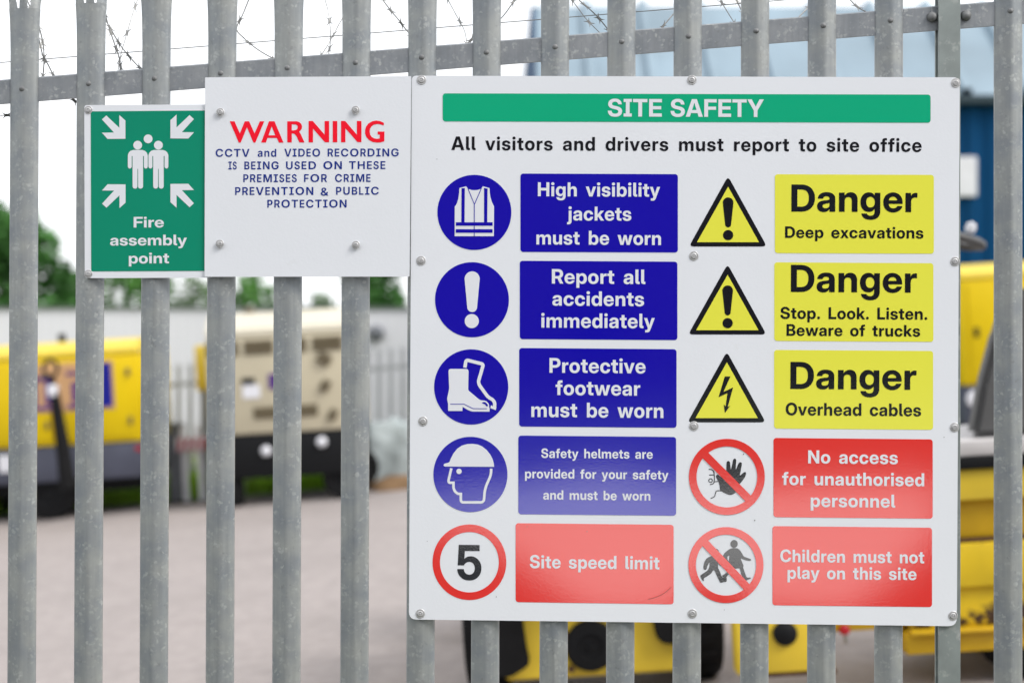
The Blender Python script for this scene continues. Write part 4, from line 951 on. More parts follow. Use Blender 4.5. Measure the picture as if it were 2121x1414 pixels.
# grass verge between the yard and the far fence: many thin blades
M['grass'] = mat('grass_blade', (0.28, 0.48, 0.03), rough=.7, var=.5, vscale=1.3)
V = []; Fc = []
for i in range(20000):
    x = random.uniform(-9.5, 1.5) if i % 3 else random.choice((random.uniform(-4.7, -3.9), random.uniform(-3.7, -2.1))); y = random.uniform(15.5, 18.6)
    tall = .20 + .22 * random.random() ** 2 + .10 * max(0, math.sin(x * 2.1 + 1) * math.sin(y * 1.7))
    a = random.uniform(0, math.pi); w = random.uniform(.008, .018); lx, ly = random.uniform(-.06, .06), random.uniform(-.06, .06)
    z = ground_z(x) - .012; b = len(V)
    V += [(x - w * math.cos(a), y - w * math.sin(a), z), (x + w * math.cos(a), y + w * math.sin(a), z), (x + lx * .5, y + ly * .5, z + tall * .6), (x + lx, y + ly, z + tall)]
    Fc += [(b, b + 1, b + 2), (b, b + 2, b + 3)]
tag(raw('grass', V, Fc, M['grass']), 'bright green rough grass along the far edge of the yard', 'grass', kind='stuff')

MROLL = -math.atan(.06)
# ================================================================== generators
M['gen_yellow'] = mat('machine_yellow', (0.68, 0.485, 0.0), rough=.45, spec=.3, var=.06, vscale=2)
M['gen_lid'] = mat('machine_lid_yellow', (0.70, 0.53, 0.05), rough=.4, var=.05, vscale=2)
M['gen_base'] = mat('slate_grey_paint', (0.062, 0.068, 0.10), rough=.5, var=.15, vscale=3)
M['rubber'] = mat('black_rubber', (0.007, 0.007, 0.008), rough=.8, spec=.2, var=.2, vscale=12)
M['blackpaint'] = mat('black_paint', (0.006, 0.0065, 0.008), rough=.6, spec=.2)
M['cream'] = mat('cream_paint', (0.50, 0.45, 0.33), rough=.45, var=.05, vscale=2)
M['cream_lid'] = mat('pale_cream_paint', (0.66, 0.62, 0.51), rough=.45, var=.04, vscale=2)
M['slat'] = mat('brown_slat', (0.20, 0.165, 0.10), rough=.6)
M['louvre'] = mat('louvre_dark', (0.11, 0.088, 0.05), rough=.6)
M['emblem'] = mat('emblem_blue', (0.0, 0.004, 0.24), rough=.35)
M['emblem2'] = mat('emblem_violet', (0.075, 0.020, 0.20), rough=.35)
M['tan'] = mat('emblem_tan', (0.56, 0.33, 0.16), rough=.4)
M['plate'] = mat('white_plate', (0.72, 0.73, 0.78), rough=.4, var=.06, vscale=6)
M['redlamp'] = mat('red_reflector', (0.42, 0.01, 0.02), rough=.25)
M['steel'] = mat('worn_steel', (0.30, 0.30, 0.31), rough=.45, metal=.6, var=.2, vscale=20)

def wheel(b_name, parent, c, r, w, axis='y', hub=None):
    c = Vector(c); ax = Vector((0, 1, 0)) if axis == 'y' else Vector((1, 0, 0))
    prof = [(r * .58, -w * .42), (r * .80, -w * .50), (r * .94, -w * .47), (r, -w * .34), (r, w * .34), (r * .94, w * .47), (r * .80, w * .50), (r * .58, w * .42)]
    t = MB(); t.lathe(prof, c, ax, 40)
    for i in range(22):
        a = 2 * math.pi * i / 22
        q = ax.to_track_quat('Z', 'Y')
        rot = q.to_matrix().to_4x4() @ Matrix.Rotation(a, 4, 'Z')
        bm = bmesh.new(); bmesh.ops.create_cube(bm, size=1)
        for v in bm.verts: v.co = Vector((r * 1.0 + v.co.x * r * .07, v.co.y * r * .13, v.co.z * w * .62))
        bmesh.ops.transform(bm, matrix=Matrix.Translation(c) @ rot, verts=bm.verts); t.merge(bm)
    o = t.build(b_name, M['rubber'], parent, smooth=40)
    h = MB(); h.lathe([(r * .60, -w * .40), (r * .52, -w * .44), (r * .48, -w * .30), (r * .2, -w * .28), (r * .16, -w * .40), (0, -w * .42)], c, ax, 28)
    h.lathe([(r * .60, w * .40), (r * .52, w * .44), (r * .48, w * .30), (r * .2, w * .28), (r * .16, w * .40), (0, w * .42)], c, ax, 28)
    h.build('rim', hub or M['steel'], o, smooth=40)
    return o

def yellow_generator(cx, W, zb0, zb1, ztop, label, Y=17.6 - D, mark=False):
    """Towed generator: cabinet with chamfered lid on a grey skid, front at local y = 0."""
    g = empty('yellow_generator', (cx, Y, gz(cx)), label, 'generator', None, (0, MROLL, 0))
    w = W / 2; Dp = 1.55
    c = MB()
    lid = ztop - .20
    c.box(-w, w, 0, Dp, zb1, lid, .03)
    c.build('cabinet', M['gen_yellow'], g, smooth=40)
    # chamfered lid: profile in y-z run along x
    l = MB(); pr = [(.0, lid + .004), (.0, lid + .06), (.20, ztop), (Dp - .20, ztop), (Dp, lid + .06), (Dp, lid + .004)]
    t = bmesh.new(); vs = [t.verts.new((-w, y, z)) for y, z in pr]; f = t.faces.new(vs)
    r = bmesh.ops.extrude_face_region(t, geom=[f])
    for v in [q for q in r['geom'] if isinstance(q, bmesh.types.BMVert)]: v.co.x = w
    bmesh.ops.recalc_face_normals(t, faces=t.faces); bmesh.ops.bevel(t, geom=t.edges[:], offset=.02, segments=2, affect='EDGES'); l.merge(t)
    l.build('lid', M['gen_lid'], g, smooth=40)
    s = MB(); s.box(-w + .01, w - .01, .02, Dp - .02, zb0, zb1 - .003, .02)
    for x in (-w * .55, 0, w * .55): s.box(x - .05, x + .05, .012, .03, zb0 + .08, zb0 + .2, .005)
    s.build('skid_base', M['gen_base'], g, smooth=40)
    u = MB(); u.box(-w + .15, w - .15, .25, Dp - .25, zb0 - .16, zb0 - .003); u.build('chassis', M['blackpaint'], g)
    for x in (-w * .45, w * .25):
        for y in (.16, Dp - .16): wheel('wheel', g, (x, y, .31), .31, .2, 'y', M['blackpaint'])  # rims coloured black to carry the darkness under the base
    # doors on the long face
    nd = 3; dw = (W - .16) / nd
    for i in range(nd):
        x0 = -w + .08 + i * dw
        d = MB(); d.box(x0 + .012, x0 + dw - .012, -.022, -.002, zb1 + .06, lid - .05, .01)
        dd = d.build('door', M['gen_yellow'], g, smooth=40)
        hx = x0 + dw - .05
        for hz in (zb1 + .26, lid - .22):
            MB().box(hx - .022, hx + .022, -.045, -.023, hz - .05, hz + .05, .008).build('hinge', M['louvre'], dd, smooth=40)
        MB().box(x0 + .06, x0 + .12, -.035, -.023, (zb1 + lid) / 2 - .06, (zb1 + lid) / 2 + .06, .01).build('handle', M['blackpaint'], dd, smooth=40)
    MB().cyl((w * .25, Dp * .6, ztop - .002), (w * .25, Dp * .6, ztop + .12), .05, 16).build('exhaust', M['blackpaint'], g, smooth=40)
    MB().box(w - .10, w - .03, .008, .019, zb1 - .12, zb1 - .06, .004).build('reflector', M['redlamp'], g)
    return g

KG = 17.6 / F
gcx = wx(20, 17.6) + .06 * 1.4
GW = 544 * KG
gl = yellow_generator(gcx, GW, .47, .92, 2.20, 'yellow towed generator with dark grey base and blue emblem panel, at left')
def glx(px): return (wx(px, 17.6) - gcx + .06 * 1.6)
def glz(py): return (1073 - py) * KG - .0
e0, e1, zt, zb = glx(62), glx(235), glz(752), glz(846)
em = MB(); em.box(e0 - .02, e1 + .02, -.030, -.024, zb - .02, zt + .02, .002); em = em.build('emblem_panel', M['tan'], gl)
def ebox(name, m, pa, pb, ya, yb_, front=.0332):
    MB().box(glx(pa), glx(pb), -front, -.0302, glz(yb_), glz(ya)).build(name, m, em)
ebox('emblem_bar', M['emblem'], 192, 234, 753, 845)
for pa, pb, ya, yb_ in ((66, 78, 774, 832), (94, 107, 774, 832), (78.2, 93.8, 774, 784), (62, 118, 836, 845), (150, 162, 790, 832), (162.2, 178, 790, 800), (178.2, 191, 760, 832), (140, 178, 768, 776), (140, 191, 836, 845)):
    ebox('emblem_mark', M['emblem2'], pa, pb, ya, yb_)
# raised drawbar with towing eye in front of the cabinet
db = MB(); bx_ = glx(146)
db.tube([(bx_ + .03, -.42, .42), (bx_ - .01, -.40, .95), (bx_ - .06, -.38, 1.40), (bx_ - .09, -.37, 1.66)], [.10, .085, .07, .055], 10)
db.tube([(bx_ + .02, -.42, .44), (bx_ + .12, -.2, .5), (bx_ + .12, .05, .55)], .05, 8)
db = db.build('drawbar', M['rubber'], gl, smooth=50)
ring = MB(); ring.tube([(bx_ - .11 + .085 * math.cos(a), -.37, 1.88 + .10 * math.sin(a)) for a in [2 * math.pi * i / 20 for i in range(21)]], .022, 8); ring.tube([(bx_ - .09, -.37, 1.62), (bx_ - .10, -.37, 1.80)], .035, 8)
ring.build('towing_eye', M['blackpaint'], db, smooth=50)
MB().box(bx_ - .155, bx_ - .035, -.44, -.30, 1.53, 1.68, .03).build('coupling', M['plate'], db, smooth=40)
pl = MB(); pl.box(glx(-12), glx(14), .008, .018, glz(968), glz(932), .002); pl.build('number_plate', M['plate'], gl)

gr = yellow_generator(wx(2262, 17.6) + .06 * 1.4, 540 * KG, .22, .72, 2.22, 'yellow generator partly hidden behind the fence post, before the blue building')
MB().lathe([(.11, .0), (.10, -.03), (0, -.05)], (wx(2012, 17.6) - wx(2262, 17.6), .015, .55), (0, 1, 0), 20).build('work_lamp', M['plate'], gr, smooth=60)

# ---- cream generator
ccx = wx(584, 17.3) + .06 * 1.25
KC = 17.3 / F
cg = empty('cream_generator', (ccx, 17.3 - D, gz(ccx)), 'cream generator with brown louvres on a black trailer, beside the yellow one', 'generator', None, (0, MROLL, 0))
cw = 306 * KC / 2
def cxx(px): return (px - 584) * KC
def czz(py): return (1040 - py) * KC
zb, zt = czz(893), czz(690)
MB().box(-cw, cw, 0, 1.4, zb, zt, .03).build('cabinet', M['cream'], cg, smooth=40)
t = bmesh.new(); pr = [(0.002, zt + .003), (.004, zt + .07), (.24, czz(641)), (1.2, czz(641)), (1.4, zt + .07), (1.4, zt + .003)]
vs = [t.verts.new((-cw, y, z)) for y, z in pr]; f = t.faces.new(vs); r = bmesh.ops.extrude_face_region(t, geom=[f])
for v in [q for q in r['geom'] if isinstance(q, bmesh.types.BMVert)]: v.co.x = cw
bmesh.ops.recalc_face_normals(t, faces=t.faces); bmesh.ops.bevel(t, geom=t.edges[:], offset=.025, segments=2, affect='EDGES')
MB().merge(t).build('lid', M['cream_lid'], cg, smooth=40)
def grille(x0, x1, z0, z1):
    m = MB(); m.box(x0, x1, -.012, -.003, z0, z1)
    g = m.build('louvre_vent', M['louvre'], cg)
    s = MB(); n = max(3, int((z1 - z0) / .05))
    for i in range(n):
        z = z0 + (i + .5) * (z1 - z0) / n
        s.box(x0 + .01, x1 - .01, -.028, -.013, z - .008, z + .008, rot=Matrix.Rotation(.5, 4, 'X'))
    s.build('slat', M['slat'], g)
for a, b2 in ((434, 500), (512, 572), (582, 642), (654, 715), (722, 734)): grille(cxx(a), cxx(b2), czz(728), czz(699))
grille(cxx(524), cxx(578), czz(862), czz(838)); grille(cxx(604), cxx(657), czz(862), czz(838))
MB().box(cxx(504), cxx(530), -.02, -.003, czz(789), czz(776), .004).build('control_window', M['blackpaint'], cg)
MB().box(cxx(504), cxx(540), -.012, -.003, czz(818), czz(790), .002).build('label_plate', M['plate'], cg)
MB().box(cxx(559), cxx(577), -.014, -.003, czz(802), czz(770), .003).build('warning_label', M['emblem2'], cg)
for px, py, dx in ((677, 745, 14), (676, 801, 9), (688, 862, 8)):
    MB().box(cxx(px - dx), cxx(px + dx), -.05, -.003, czz(py + 12), czz(py - 12), .012, rot=Matrix.Rotation(.5, 4, 'Y')).build('latch', M['louvre'], cg, smooth=40)
MB().cyl((cxx(517), .35, czz(641) - .02), (cxx(517), .35, czz(641) + .08), .07, 18).build('exhaust', M['louvre'], cg, smooth=40)
MB().box(-cw + .01, cw - .01, .01, 1.38, czz(985), zb - .003, .02).build('trailer_chassis', M['blackpaint'], cg, smooth=40)
for px, py in ((545, 929), (661, 917)):
    MB().lathe([(.065, 0), (.06, -.03), (.04, -.045), (0, -.05)], (cxx(px), .006, czz(py)), (0, 1, 0), 20).build('lamp', M['plate'], cg, smooth=60)
MB().box(cxx(432), cxx(486), .05, .28, .0, czz(985) - .003, .015).build('support_leg', M['rubber'], cg, smooth=40)
for y in (.14, 1.26): wheel('wheel', cg, (cxx(706), y, .28), .28, .2, 'y', M['blackpaint'])
MB().box(cxx(425), cxx(455), -.06, .04, czz(905), czz(890), .01).build('step', M['steel'], cg, smooth=40)

M['galv_far'] = mat('far_galvanised', (0.34, 0.355, 0.38), rough=.6, metal=.1, var=.08, vscale=4)
# ---- yellow cabinet peeping out behind the cream one
yb = empty('plant_cabinet', (wx(450, 18.6), 18.6 - D, gz(wx(450, 18.6))), 'tall yellow plant cabinet showing a sliver left of the cream generator', 'cabinet', None, (0, MROLL, 0))
KB = 18.6 / F
MB().box(-30 * KB, 60 * KB, 0, .7, 1.42, 2.02, .03).build('cabinet', M['gen_lid'], yb, smooth=40)
MB().box(-26 * KB, 56 * KB, -.02, -.002, 1.48, 1.96, .01).build('door', M['gen_lid'], yb, smooth=40)
for lx in (-20 * KB, 50 * KB):
    for ly in (.08, .6): MB().box(lx - .03, lx + .03, ly - .03, ly + .03, 0, 1.417).build('leg', M['galv_far'], yb)

# ================================================================== far fence, posts, barrier, sheeted heap
ZF = 19.9
ff = empty('palisade_fence', (wx(560, ZF), ZF - D, gz(wx(560, ZF))), 'pale grey palisade fence far behind the generators', 'fence')
b = MB(); b.prism([(-.034, 0), (.034, 0), (.034, 1.72), (.05, 1.80), (.012, 1.76), (0, 1.86), (-.012, 1.76), (-.05, 1.80), (-.034, 1.72)], 0, .012)
p0 = b.build('pale', M['galv_far'], ff)
x_ = wx(150, ZF) - ff.location.x; first = True
while x_ < wx(905, ZF) - ff.location.x:
    o = p0 if first else p0.copy()
    if not first: COL.objects.link(o); o.parent = ff
    first = False
    o.location = (x_, 0, gz(x_ + ff.location.x) - ff.location.z); x_ += .165
xa, xb = wx(140, ZF) - ff.location.x, wx(910, ZF) - ff.location.x
for hgt in (.35, 1.52):
    za, zb_ = gz(xa + ff.location.x) - ff.location.z + hgt, gz(xb + ff.location.x) - ff.location.z + hgt
    raw('rail', [(xa, .013, za - .03), (xb, .013, zb_ - .03), (xb, .013, zb_ + .03), (xa, .013, za + .03), (xa, .06, za - .03), (xb, .06, zb_ - .03), (xb, .06, zb_ + .03), (xa, .06, za + .03)],
        [(0, 1, 2, 3), (4, 7, 6, 5), (0, 4, 5, 1), (1, 5, 6, 2), (2, 6, 7, 3), (3, 7, 4, 0)], M['galv_far'], ff)
for px in (160, 425, 690, 880):
    x = wx(px, ZF) - ff.location.x; z = gz(x + ff.location.x) - ff.location.z
    MB().box(x - .04, x + .04, .062, .14, z, z + 1.75, .004).build('post', M['galv_far'], ff)

M['post_grey'] = mat('weathered_grey_post', (0.16, 0.17, 0.19), rough=.7, var=.15, vscale=6)
x = wx(366, 18.8); z = gz(x)
b = MB(); b.box(-.08, .08, -.08, .08, 0, .98, .02); b.box(-.09, .09, -.09, .09, .983, 1.03, .015)
o = b.build('bollard', M['post_grey']); o.location = (x, 18.8 - D, z); tag(o, 'square dark grey bollard in the grass between the two left generators', 'bollard')
bz = wx(402, 18.5); br = empty('road_barrier', (bz, 18.5 - D, gz(bz)), 'low white barrier with a red striped board in the grass', 'barrier', None, (0, MROLL, 0))
KR = 18.5 / F
MB().box(-30 * KR, 30 * KR, -.02, .02, .66, .84, .008).build('board', M['plate'], br)
rb = MB()
for i in range(4): rb.prism([(-.17 + i * .1, .665), (-.12 + i * .1, .665), (-.09 + i * .1, .835), (-.14 + i * .1, .835)], -.026, -.021)
rb.build('red_stripes', M['redlamp'], br)
for sx in (-1, 1): MB().box(sx * .10 - .035, sx * .10 + .035, .021, .06, 0, .98, .01).build('leg', M['plate'], br)

M['tarp'] = mat('pale_sheeting', (0.36, 0.41, 0.42), rough=.5, var=.12, vscale=6, bump=.9, bscale=5, bdist=.05)
V = []; Fc = []; nx_, ny_ = 26, 16
tx, ty = wx(812, 19.0), 19.0 - D
for j in range(ny_ + 1):
    for i in range(nx_ + 1):
        u, v = i / nx_ * 2 - 1, j / ny_ * 2 - 1
        rr = max(abs(u), abs(v)); hgt = .82 * (1 - max(0, rr - .45) / .55) ** .35 if rr < 1 else 0
        hgt += .07 * math.sin(9 * u + 1) * math.cos(4 * v) * (hgt > 0) - .12 * max(0, u) * hgt
        V.append((u * .55 * (1 + .08 * math.sin(6 * v)), v * .35 * (1 + .05 * math.sin(9 * u)), max(0, hgt) + TILT * u * .55))
for j in range(ny_):
    for i in range(nx_): a = j * (nx_ + 1) + i; Fc.append((a, a + 1, a + nx_ + 2, a + nx_ + 1))
o = raw('sheeted_stack', V, Fc, M['tarp'], smooth=True); o.location = (tx, ty, gz(tx)); tag(o, 'pale plastic sheeting draped over a stack in front of the far fence', 'tarpaulin')
x = wx(832, 18.2)
M['earth'] = mat('brown_earth', (0.20, 0.12, 0.06), rough=.95, var=.3, vscale=9)
V = [(0, 0, .16)]; n = 18
for rg, h in ((.12, .13), (.26, .06), (.38, -.02)):
    for i in range(n):
        a = 2 * math.pi * i / n; q = rg * random.uniform(.85, 1.15); V.append((q * math.cos(a) * 1.3, q * math.sin(a), h * random.uniform(.8, 1.2)))
Fc = [(0, 1 + i, 1 + (i + 1) % n) for i in range(n)]
for rg in range(2):
    for i in range(n): a = 1 + rg * n; Fc.append((a + i, a + n + i, a + n + (i + 1) % n, a + (i + 1) % n))
o = raw('earth_heap', V, Fc, M['earth'], smooth=True); o.location = (x, 18.2 - D, gz(x)); tag(o, 'small heap of brown earth in the grass before the pale sheeting', 'heap')

# ================================================================== warehouse
ZW = 34.0
KW = ZW / F
M['clad_white'] = mat('white_cladding', (0.76, 0.76, 0.80), rough=.6, var=.02, vscale=.5)
M['trim_dark'] = mat('dark_green_trim', (0.10, 0.13, 0.11), rough=.6)
wh = empty('warehouse', (wx(450, ZW), ZW - D, gz(wx(450, ZW))), 'long low white warehouse behind the generators', 'warehouse')
x0, x1 = wx(-500, ZW) - wh.location.x, wx(1000, ZW) - wh.location.x
top = wz(640, ZW) - wh.location.z
b = MB(); V = []; n = int((x1 - x0) / .25)
t = bmesh.new(); prev = None
for i in range(n * 4 + 1):
    x = x0 + (x1 - x0) * i / (n * 4); y = (.0, .0, .006, .006)[i % 4]
    a, c = t.verts.new((x, y, -1.6)), t.verts.new((x, y, top))
    if prev: t.faces.new((prev[0], a, c, prev[1]))
    prev = (a, c)
b.merge(t); b.box(x0, x1, .05, 14, -1.6, top - .02); b.build('wall', M['clad_white'], wh)
MB().box(x0 - .1, x1 + .1, -.06, 14.1, top + .003, top + .06, .01).build('roof_edge', M['trim_dark'], wh)
MB().lathe([(.19, 0), (.20, -.08), (.14, -.16), (0, -.18)], (wx(779, ZW) - wh.location.x, -.003, wz(690, ZW) - wh.location.z), (0, 1, 0), 20).build('wall_lamp', M['post_grey'], wh, smooth=50)
for px in (60, 330, 560, 900):
    x = wx(px, ZW) - wh.location.x
    MB().box(x - .05, x + .05, -.06, -.003, -1.6, top).build('downpipe', M['post_grey'], wh)

# ================================================================== blue building with a ribbed pale roof
ZB = 23.0
M['blue_clad'] = mat('blue_cladding', (0.0, 0.052, 0.15), rough=.6, spec=.12, var=.10, vscale=1.0, stretch=(6, 6, .3))
M['roof_sheet'] = mat('pale_roof_sheet', (0.25, 0.335, 0.40), rough=.38, metal=.3, var=.16, vscale=.5)
M['rooflight'] = mat('milky_rooflight', (0.74, 0.72, 0.72), rough=.35, var=.05, vscale=1)
M['gutter'] = mat('shaded_gutter', (0.012, 0.035, 0.05), rough=.5)  # very dark teal: shade below the eaves put into the colour
bl = empty('blue_building', (wx(1119, ZB), ZB - D, gz(wx(1119, ZB))), 'blue clad building with pale ribbed roof behind the right side', 'building')
BW, eave = 13.5, wz(186, ZB) - bl.location.z
b = MB(); t = bmesh.new(); prev = None; i = 0; x = 0
prof = [(0, 0), (.16, 0), (.19, .035), (.30, .035)]
while x < BW:
    for dx, y in prof:
        a, c = t.verts.new((x + dx, y, -1.2)), t.verts.new((x + dx, y, eave))
        if prev: t.faces.new((prev[0], a, c, prev[1]))
        prev = (a, c)
    x += .33
b.merge(t); b.build('front_wall', M['blue_clad'], bl)
RP, RL = math.radians(40), 2.9
rx, rz_ = RL * math.cos(RP), RL * math.sin(RP)
BD = 12.5
SK = -.0425; gw = MB(); t = bmesh.new(); BD = 8.0
vs = [t.verts.new(v) for v in ((-.02, .05, -1.2), (-.02 + SK * BD, BD, -1.2), (-.02 + SK * BD, BD, eave), (-.02 + SK * rx, rx, eave + rz_ - .03), (-.02, .05, eave))]
f = t.faces.new(vs); r = bmesh.ops.extrude_face_region(t, geom=[f])
for v in [q for q in r['geom'] if isinstance(q, bmesh.types.BMVert)]: v.co.x += .14
bmesh.ops.recalc_face_normals(t, faces=t.faces); gw.merge(t); gw.build('gable_wall', M['blue_clad'], bl)
MB().box(.13, BW, BD - .1, BD, -1.2, eave).build('back_wall', M['blue_clad'], bl)
# front roof slope as ribbed sheet
def ribbed(xa, xb, m, name, par, lift=0.0):
    t = bmesh.new(); prev = None; x = xa
    while x < xb - .01:
        for dx, h in ((0, .0), (.80, .0), (.83, .12), (.97, .12), (1.0, .0)):
            if x + dx > xb + .001: break
            pa = (x + dx, -.12 - (h + lift) * math.sin(RP), eave - .10 + (h + lift) * math.cos(RP)); pb = (x + dx, rx - (h + lift) * math.sin(RP), eave + rz_ + (h + lift) * math.cos(RP))
            a, c = t.verts.new(pa), t.verts.new(pb)
            if prev: t.faces.new((prev[0], a, c, prev[1]))
            prev = (a, c)
        x += 1.0
    return MB().merge(t).build(name, m, par)
rf = ribbed(-.05, BW, M['roof_sheet'], 'roof', bl)
for xa in (3.95, 6.95): ribbed(xa + .04, xa + .80, M['rooflight'], 'rooflight', rf, .012)
V = [(-.03 + SK * rx, rx, eave + rz_), (BW, rx, eave + rz_), (BW, BD + .1, eave), (-.03 + SK * BD, BD + .1, eave)]
raw('rear_roof', V, [(0, 1, 2, 3)], M['roof_sheet'], rf)
MB().box(-.05, BW, -.20, -.004, eave - .26, eave - .11, .02).build('gutter', M['gutter'], bl)
b = MB(); b.box(wx(1895, ZB) - bl.location.x, wx(2022, ZB) - bl.location.x, -.06, -.01, wz(408, ZB) - bl.location.z, wz(325, ZB) - bl.location.z, .02)
tag(b.build('wall_notice', M['plate']), 'blank white rounded notice fixed to the blue wall', 'sign').location = bl.location

# ================================================================== trees behind the warehouse
M['bark'] = mat('bark', (0.09, 0.07, 0.05), rough=.9, var=.3, vscale=5)
def leafmat(name, c): return mat(name, c, rough=.6, var=.45, vscale=.9)
LM = [leafmat('leaf_mid', (0.065, 0.20, 0.025)), leafmat('leaf_deep', (0.04, 0.15, 0.02)), leafmat('leaf_light', (0.11, 0.22, 0.06))]
def tree(px, hw, topy, label, lm, Zt, nl=2600, lf=.24, narrow=1.0):
    x = wx(px, Zt); base = -1.8; zt = wz(topy, Zt); R = hw / F * Zt
    g = empty('tree', (x, Zt - D, base), label, 'tree', 'trees behind the white warehouse')
    hgt = zt - base
    tr = MB(); tr.tube([(0, 0, 0), (.05, 0, hgt * .3), (-.05, .05, hgt * .6), (0, 0, hgt * .9)], [.22, .17, .11, .03], 8)
    for i in range(7):
        a = random.uniform(0, 6.28); h0 = hgt * random.uniform(.35, .65); L = R * random.uniform(.5, .85)
        tr.tube([(0, 0, h0), (L * .5 * math.cos(a), L * .5 * math.sin(a), h0 + .35 * L), (L * math.cos(a), L * math.sin(a), h0 + .9 * L)], [.08, .05, .015], 6)
    tr.build('trunk', M['bark'], g, smooth=60)
    V = []; Fc = []
    cl = []
    cz0 = hgt * .35
    for i in range(30):
        u = random.random(); zz = cz0 + (hgt - cz0) * (u ** .8) * .95
        prof = math.sin(math.pi * min(1, .12 + .88 * (1 - (zz - cz0) / (hgt - cz0)) ** .55) * .5) * narrow
        a = random.uniform(0, 6.28); rr = R * prof * math.sqrt(random.random()) * .8
        cl.append((Vector((rr * math.cos(a), rr * math.sin(a), zz)), R * random.uniform(.22, .40)))
    for i in range(nl):
        c, r = random.choice(cl)
        d = Vector((random.gauss(0, 1), random.gauss(0, 1), random.gauss(0, .8))).normalized() * r * random.uniform(.55, 1.0)
        p = c + d
        if p.z > hgt: p.z = hgt - random.random() * .4
        q = Vector((random.gauss(0, 1), random.gauss(0, 1), random.gauss(0, 1))).to_track_quat('Z', 'Y')
        s = lf * random.uniform(.5, 1.2); b0 = len(V)
        V += [p + q @ Vector((-s * .5, 0, 0)), p + q @ Vector((0, -s * .28, .02)), p + q @ Vector((s * .5, 0, 0)), p + q @ Vector((0, s * .28, .02))]
        Fc.append((b0, b0 + 1, b0 + 2, b0 + 3))
    raw('crown', V, Fc, lm, g)
    return g
tree(5, 175, 425, 'tallest rounded dark tree at the far left, above the warehouse roof', LM[1], 44, 8000, .30)
tree(262, 120, 520, 'green tree showing directly below the green assembly sign', LM[0], 46, 4200)
tree(150, 90, 560, 'tree filling the gap between the tall left tree and the green sign', LM[1], 48, 3000)
tree(402, 85, 570, 'thin light tree below the left part of the warning sign', LM[2], 47, 1500)
tree(535, 90, 568, 'low tree with sky gaps behind the cream generator roof', LM[0], 45, 2000)
tree(770, 105, 500, 'pointed dark tree at the right end of the warehouse roof', LM[1], 45, 4200, narrow=.8)
tree(660, 60, 606, 'smallest pale tree low between two other trees behind the cream generator', LM[2], 47, 800)

# ================================================================== small dumper seen from the front, below the sign
M['dump_yellow'] = mat('dumper_yellow', (0.70, 0.50, 0.035), rough=.42, var=.08, vscale=4, dirt=(0.30, 0.17, 0.03, 1), dscale=5, dlo=.66, dhi=.85)
M['brown_rust'] = mat('rust_brown', (0.085, 0.04, 0.02), rough=.85, var=.3, vscale=14)
ZA = 6.9; KA = ZA / F
ax_ = wx(1237, ZA)
da = empty('site_dumper', (ax_, ZA - D, gz(ax_)), 'yellow site dumper facing the fence, mostly hidden below the big sign', 'dumper', None, (0, MROLL, 0))
def dx_(px): return (px - 1237) * KA
def dz_(py): return (1440 - py) * KA
wheel('wheel', da, (dx_(1016), .30, .355), .355, .235, 'x', M['dump_yellow'])
wheel('wheel', da, (dx_(1459), .30, .355), .355, .235, 'x', M['dump_yellow'])
wheel('wheel', da, (dx_(1016), 1.75, .355), .355, .235, 'x', M['dump_yellow'])
wheel('wheel', da, (dx_(1459), 1.75, .355), .355, .235, 'x', M['dump_yellow'])
MB().prism([(dx_(1050), .10), (dx_(1446), .10), (dx_(1446), .72), (dx_(1050), .72)], -.02, .04, .012).build('front_plate', M['dump_yellow'], da, smooth=40)
MB().prism(rpoly([(dx_(1030), .13), (dx_(1060), .13), (dx_(1104), .185), (dx_(1098), .26), (dx_(1085), .62), (dx_(1030), .62)], .05), -.075, -.024, .008).build('mudguard', M['rubber'], da, smooth=40)
MB().prism(rpoly([(dx_(1365), .246), (dx_(1440), .238), (dx_(1446), .60), (dx_(1348), .60)], .06), -.075, -.024, .008).build('mudguard', M['rubber'], da, smooth=40)
hb = MB(); hb.lathe([(.122, 0), (.124, -.03), (.110, -.045), (.060, -.05), (.055, -.040), (.020, -.040), (.016, -.055), (0, -.056)], (dx_(1229), -.022, dz_(1331)), (0, 1, 0), 36)
hb = hb.build('axle_hub', M['blackpaint'], da, smooth=40)
for px, py in ((1180, 1308), (1186, 1378), (1278, 1308), (1272, 1378)):
    MB().cyl((dx_(px), -.05, dz_(py)), (dx_(px), -.022, dz_(py)), .016, 10).build('stud', M['brown_rust'], hb, smooth=40)
MB().prism([(-.52, .66), (.52, .66), (.62, 1.12), (-.62, 1.12)], -.25, .95, .02).build('skip', M['dump_yellow'], da, smooth=40)
MB().box(-.22, .22, .05, 2.0, .42, .60, .02).build('chassis', M['blackpaint'], da, smooth=40)
MB().box(-.38, .38, 1.35, 2.1, .62, 1.0, .05).build('engine_cover', M['dump_yellow'], da, smooth=40)
MB().box(-.22, .22, 1.15, 1.34, .82, .92, .03).build('seat', M['rubber'], da, smooth=40)

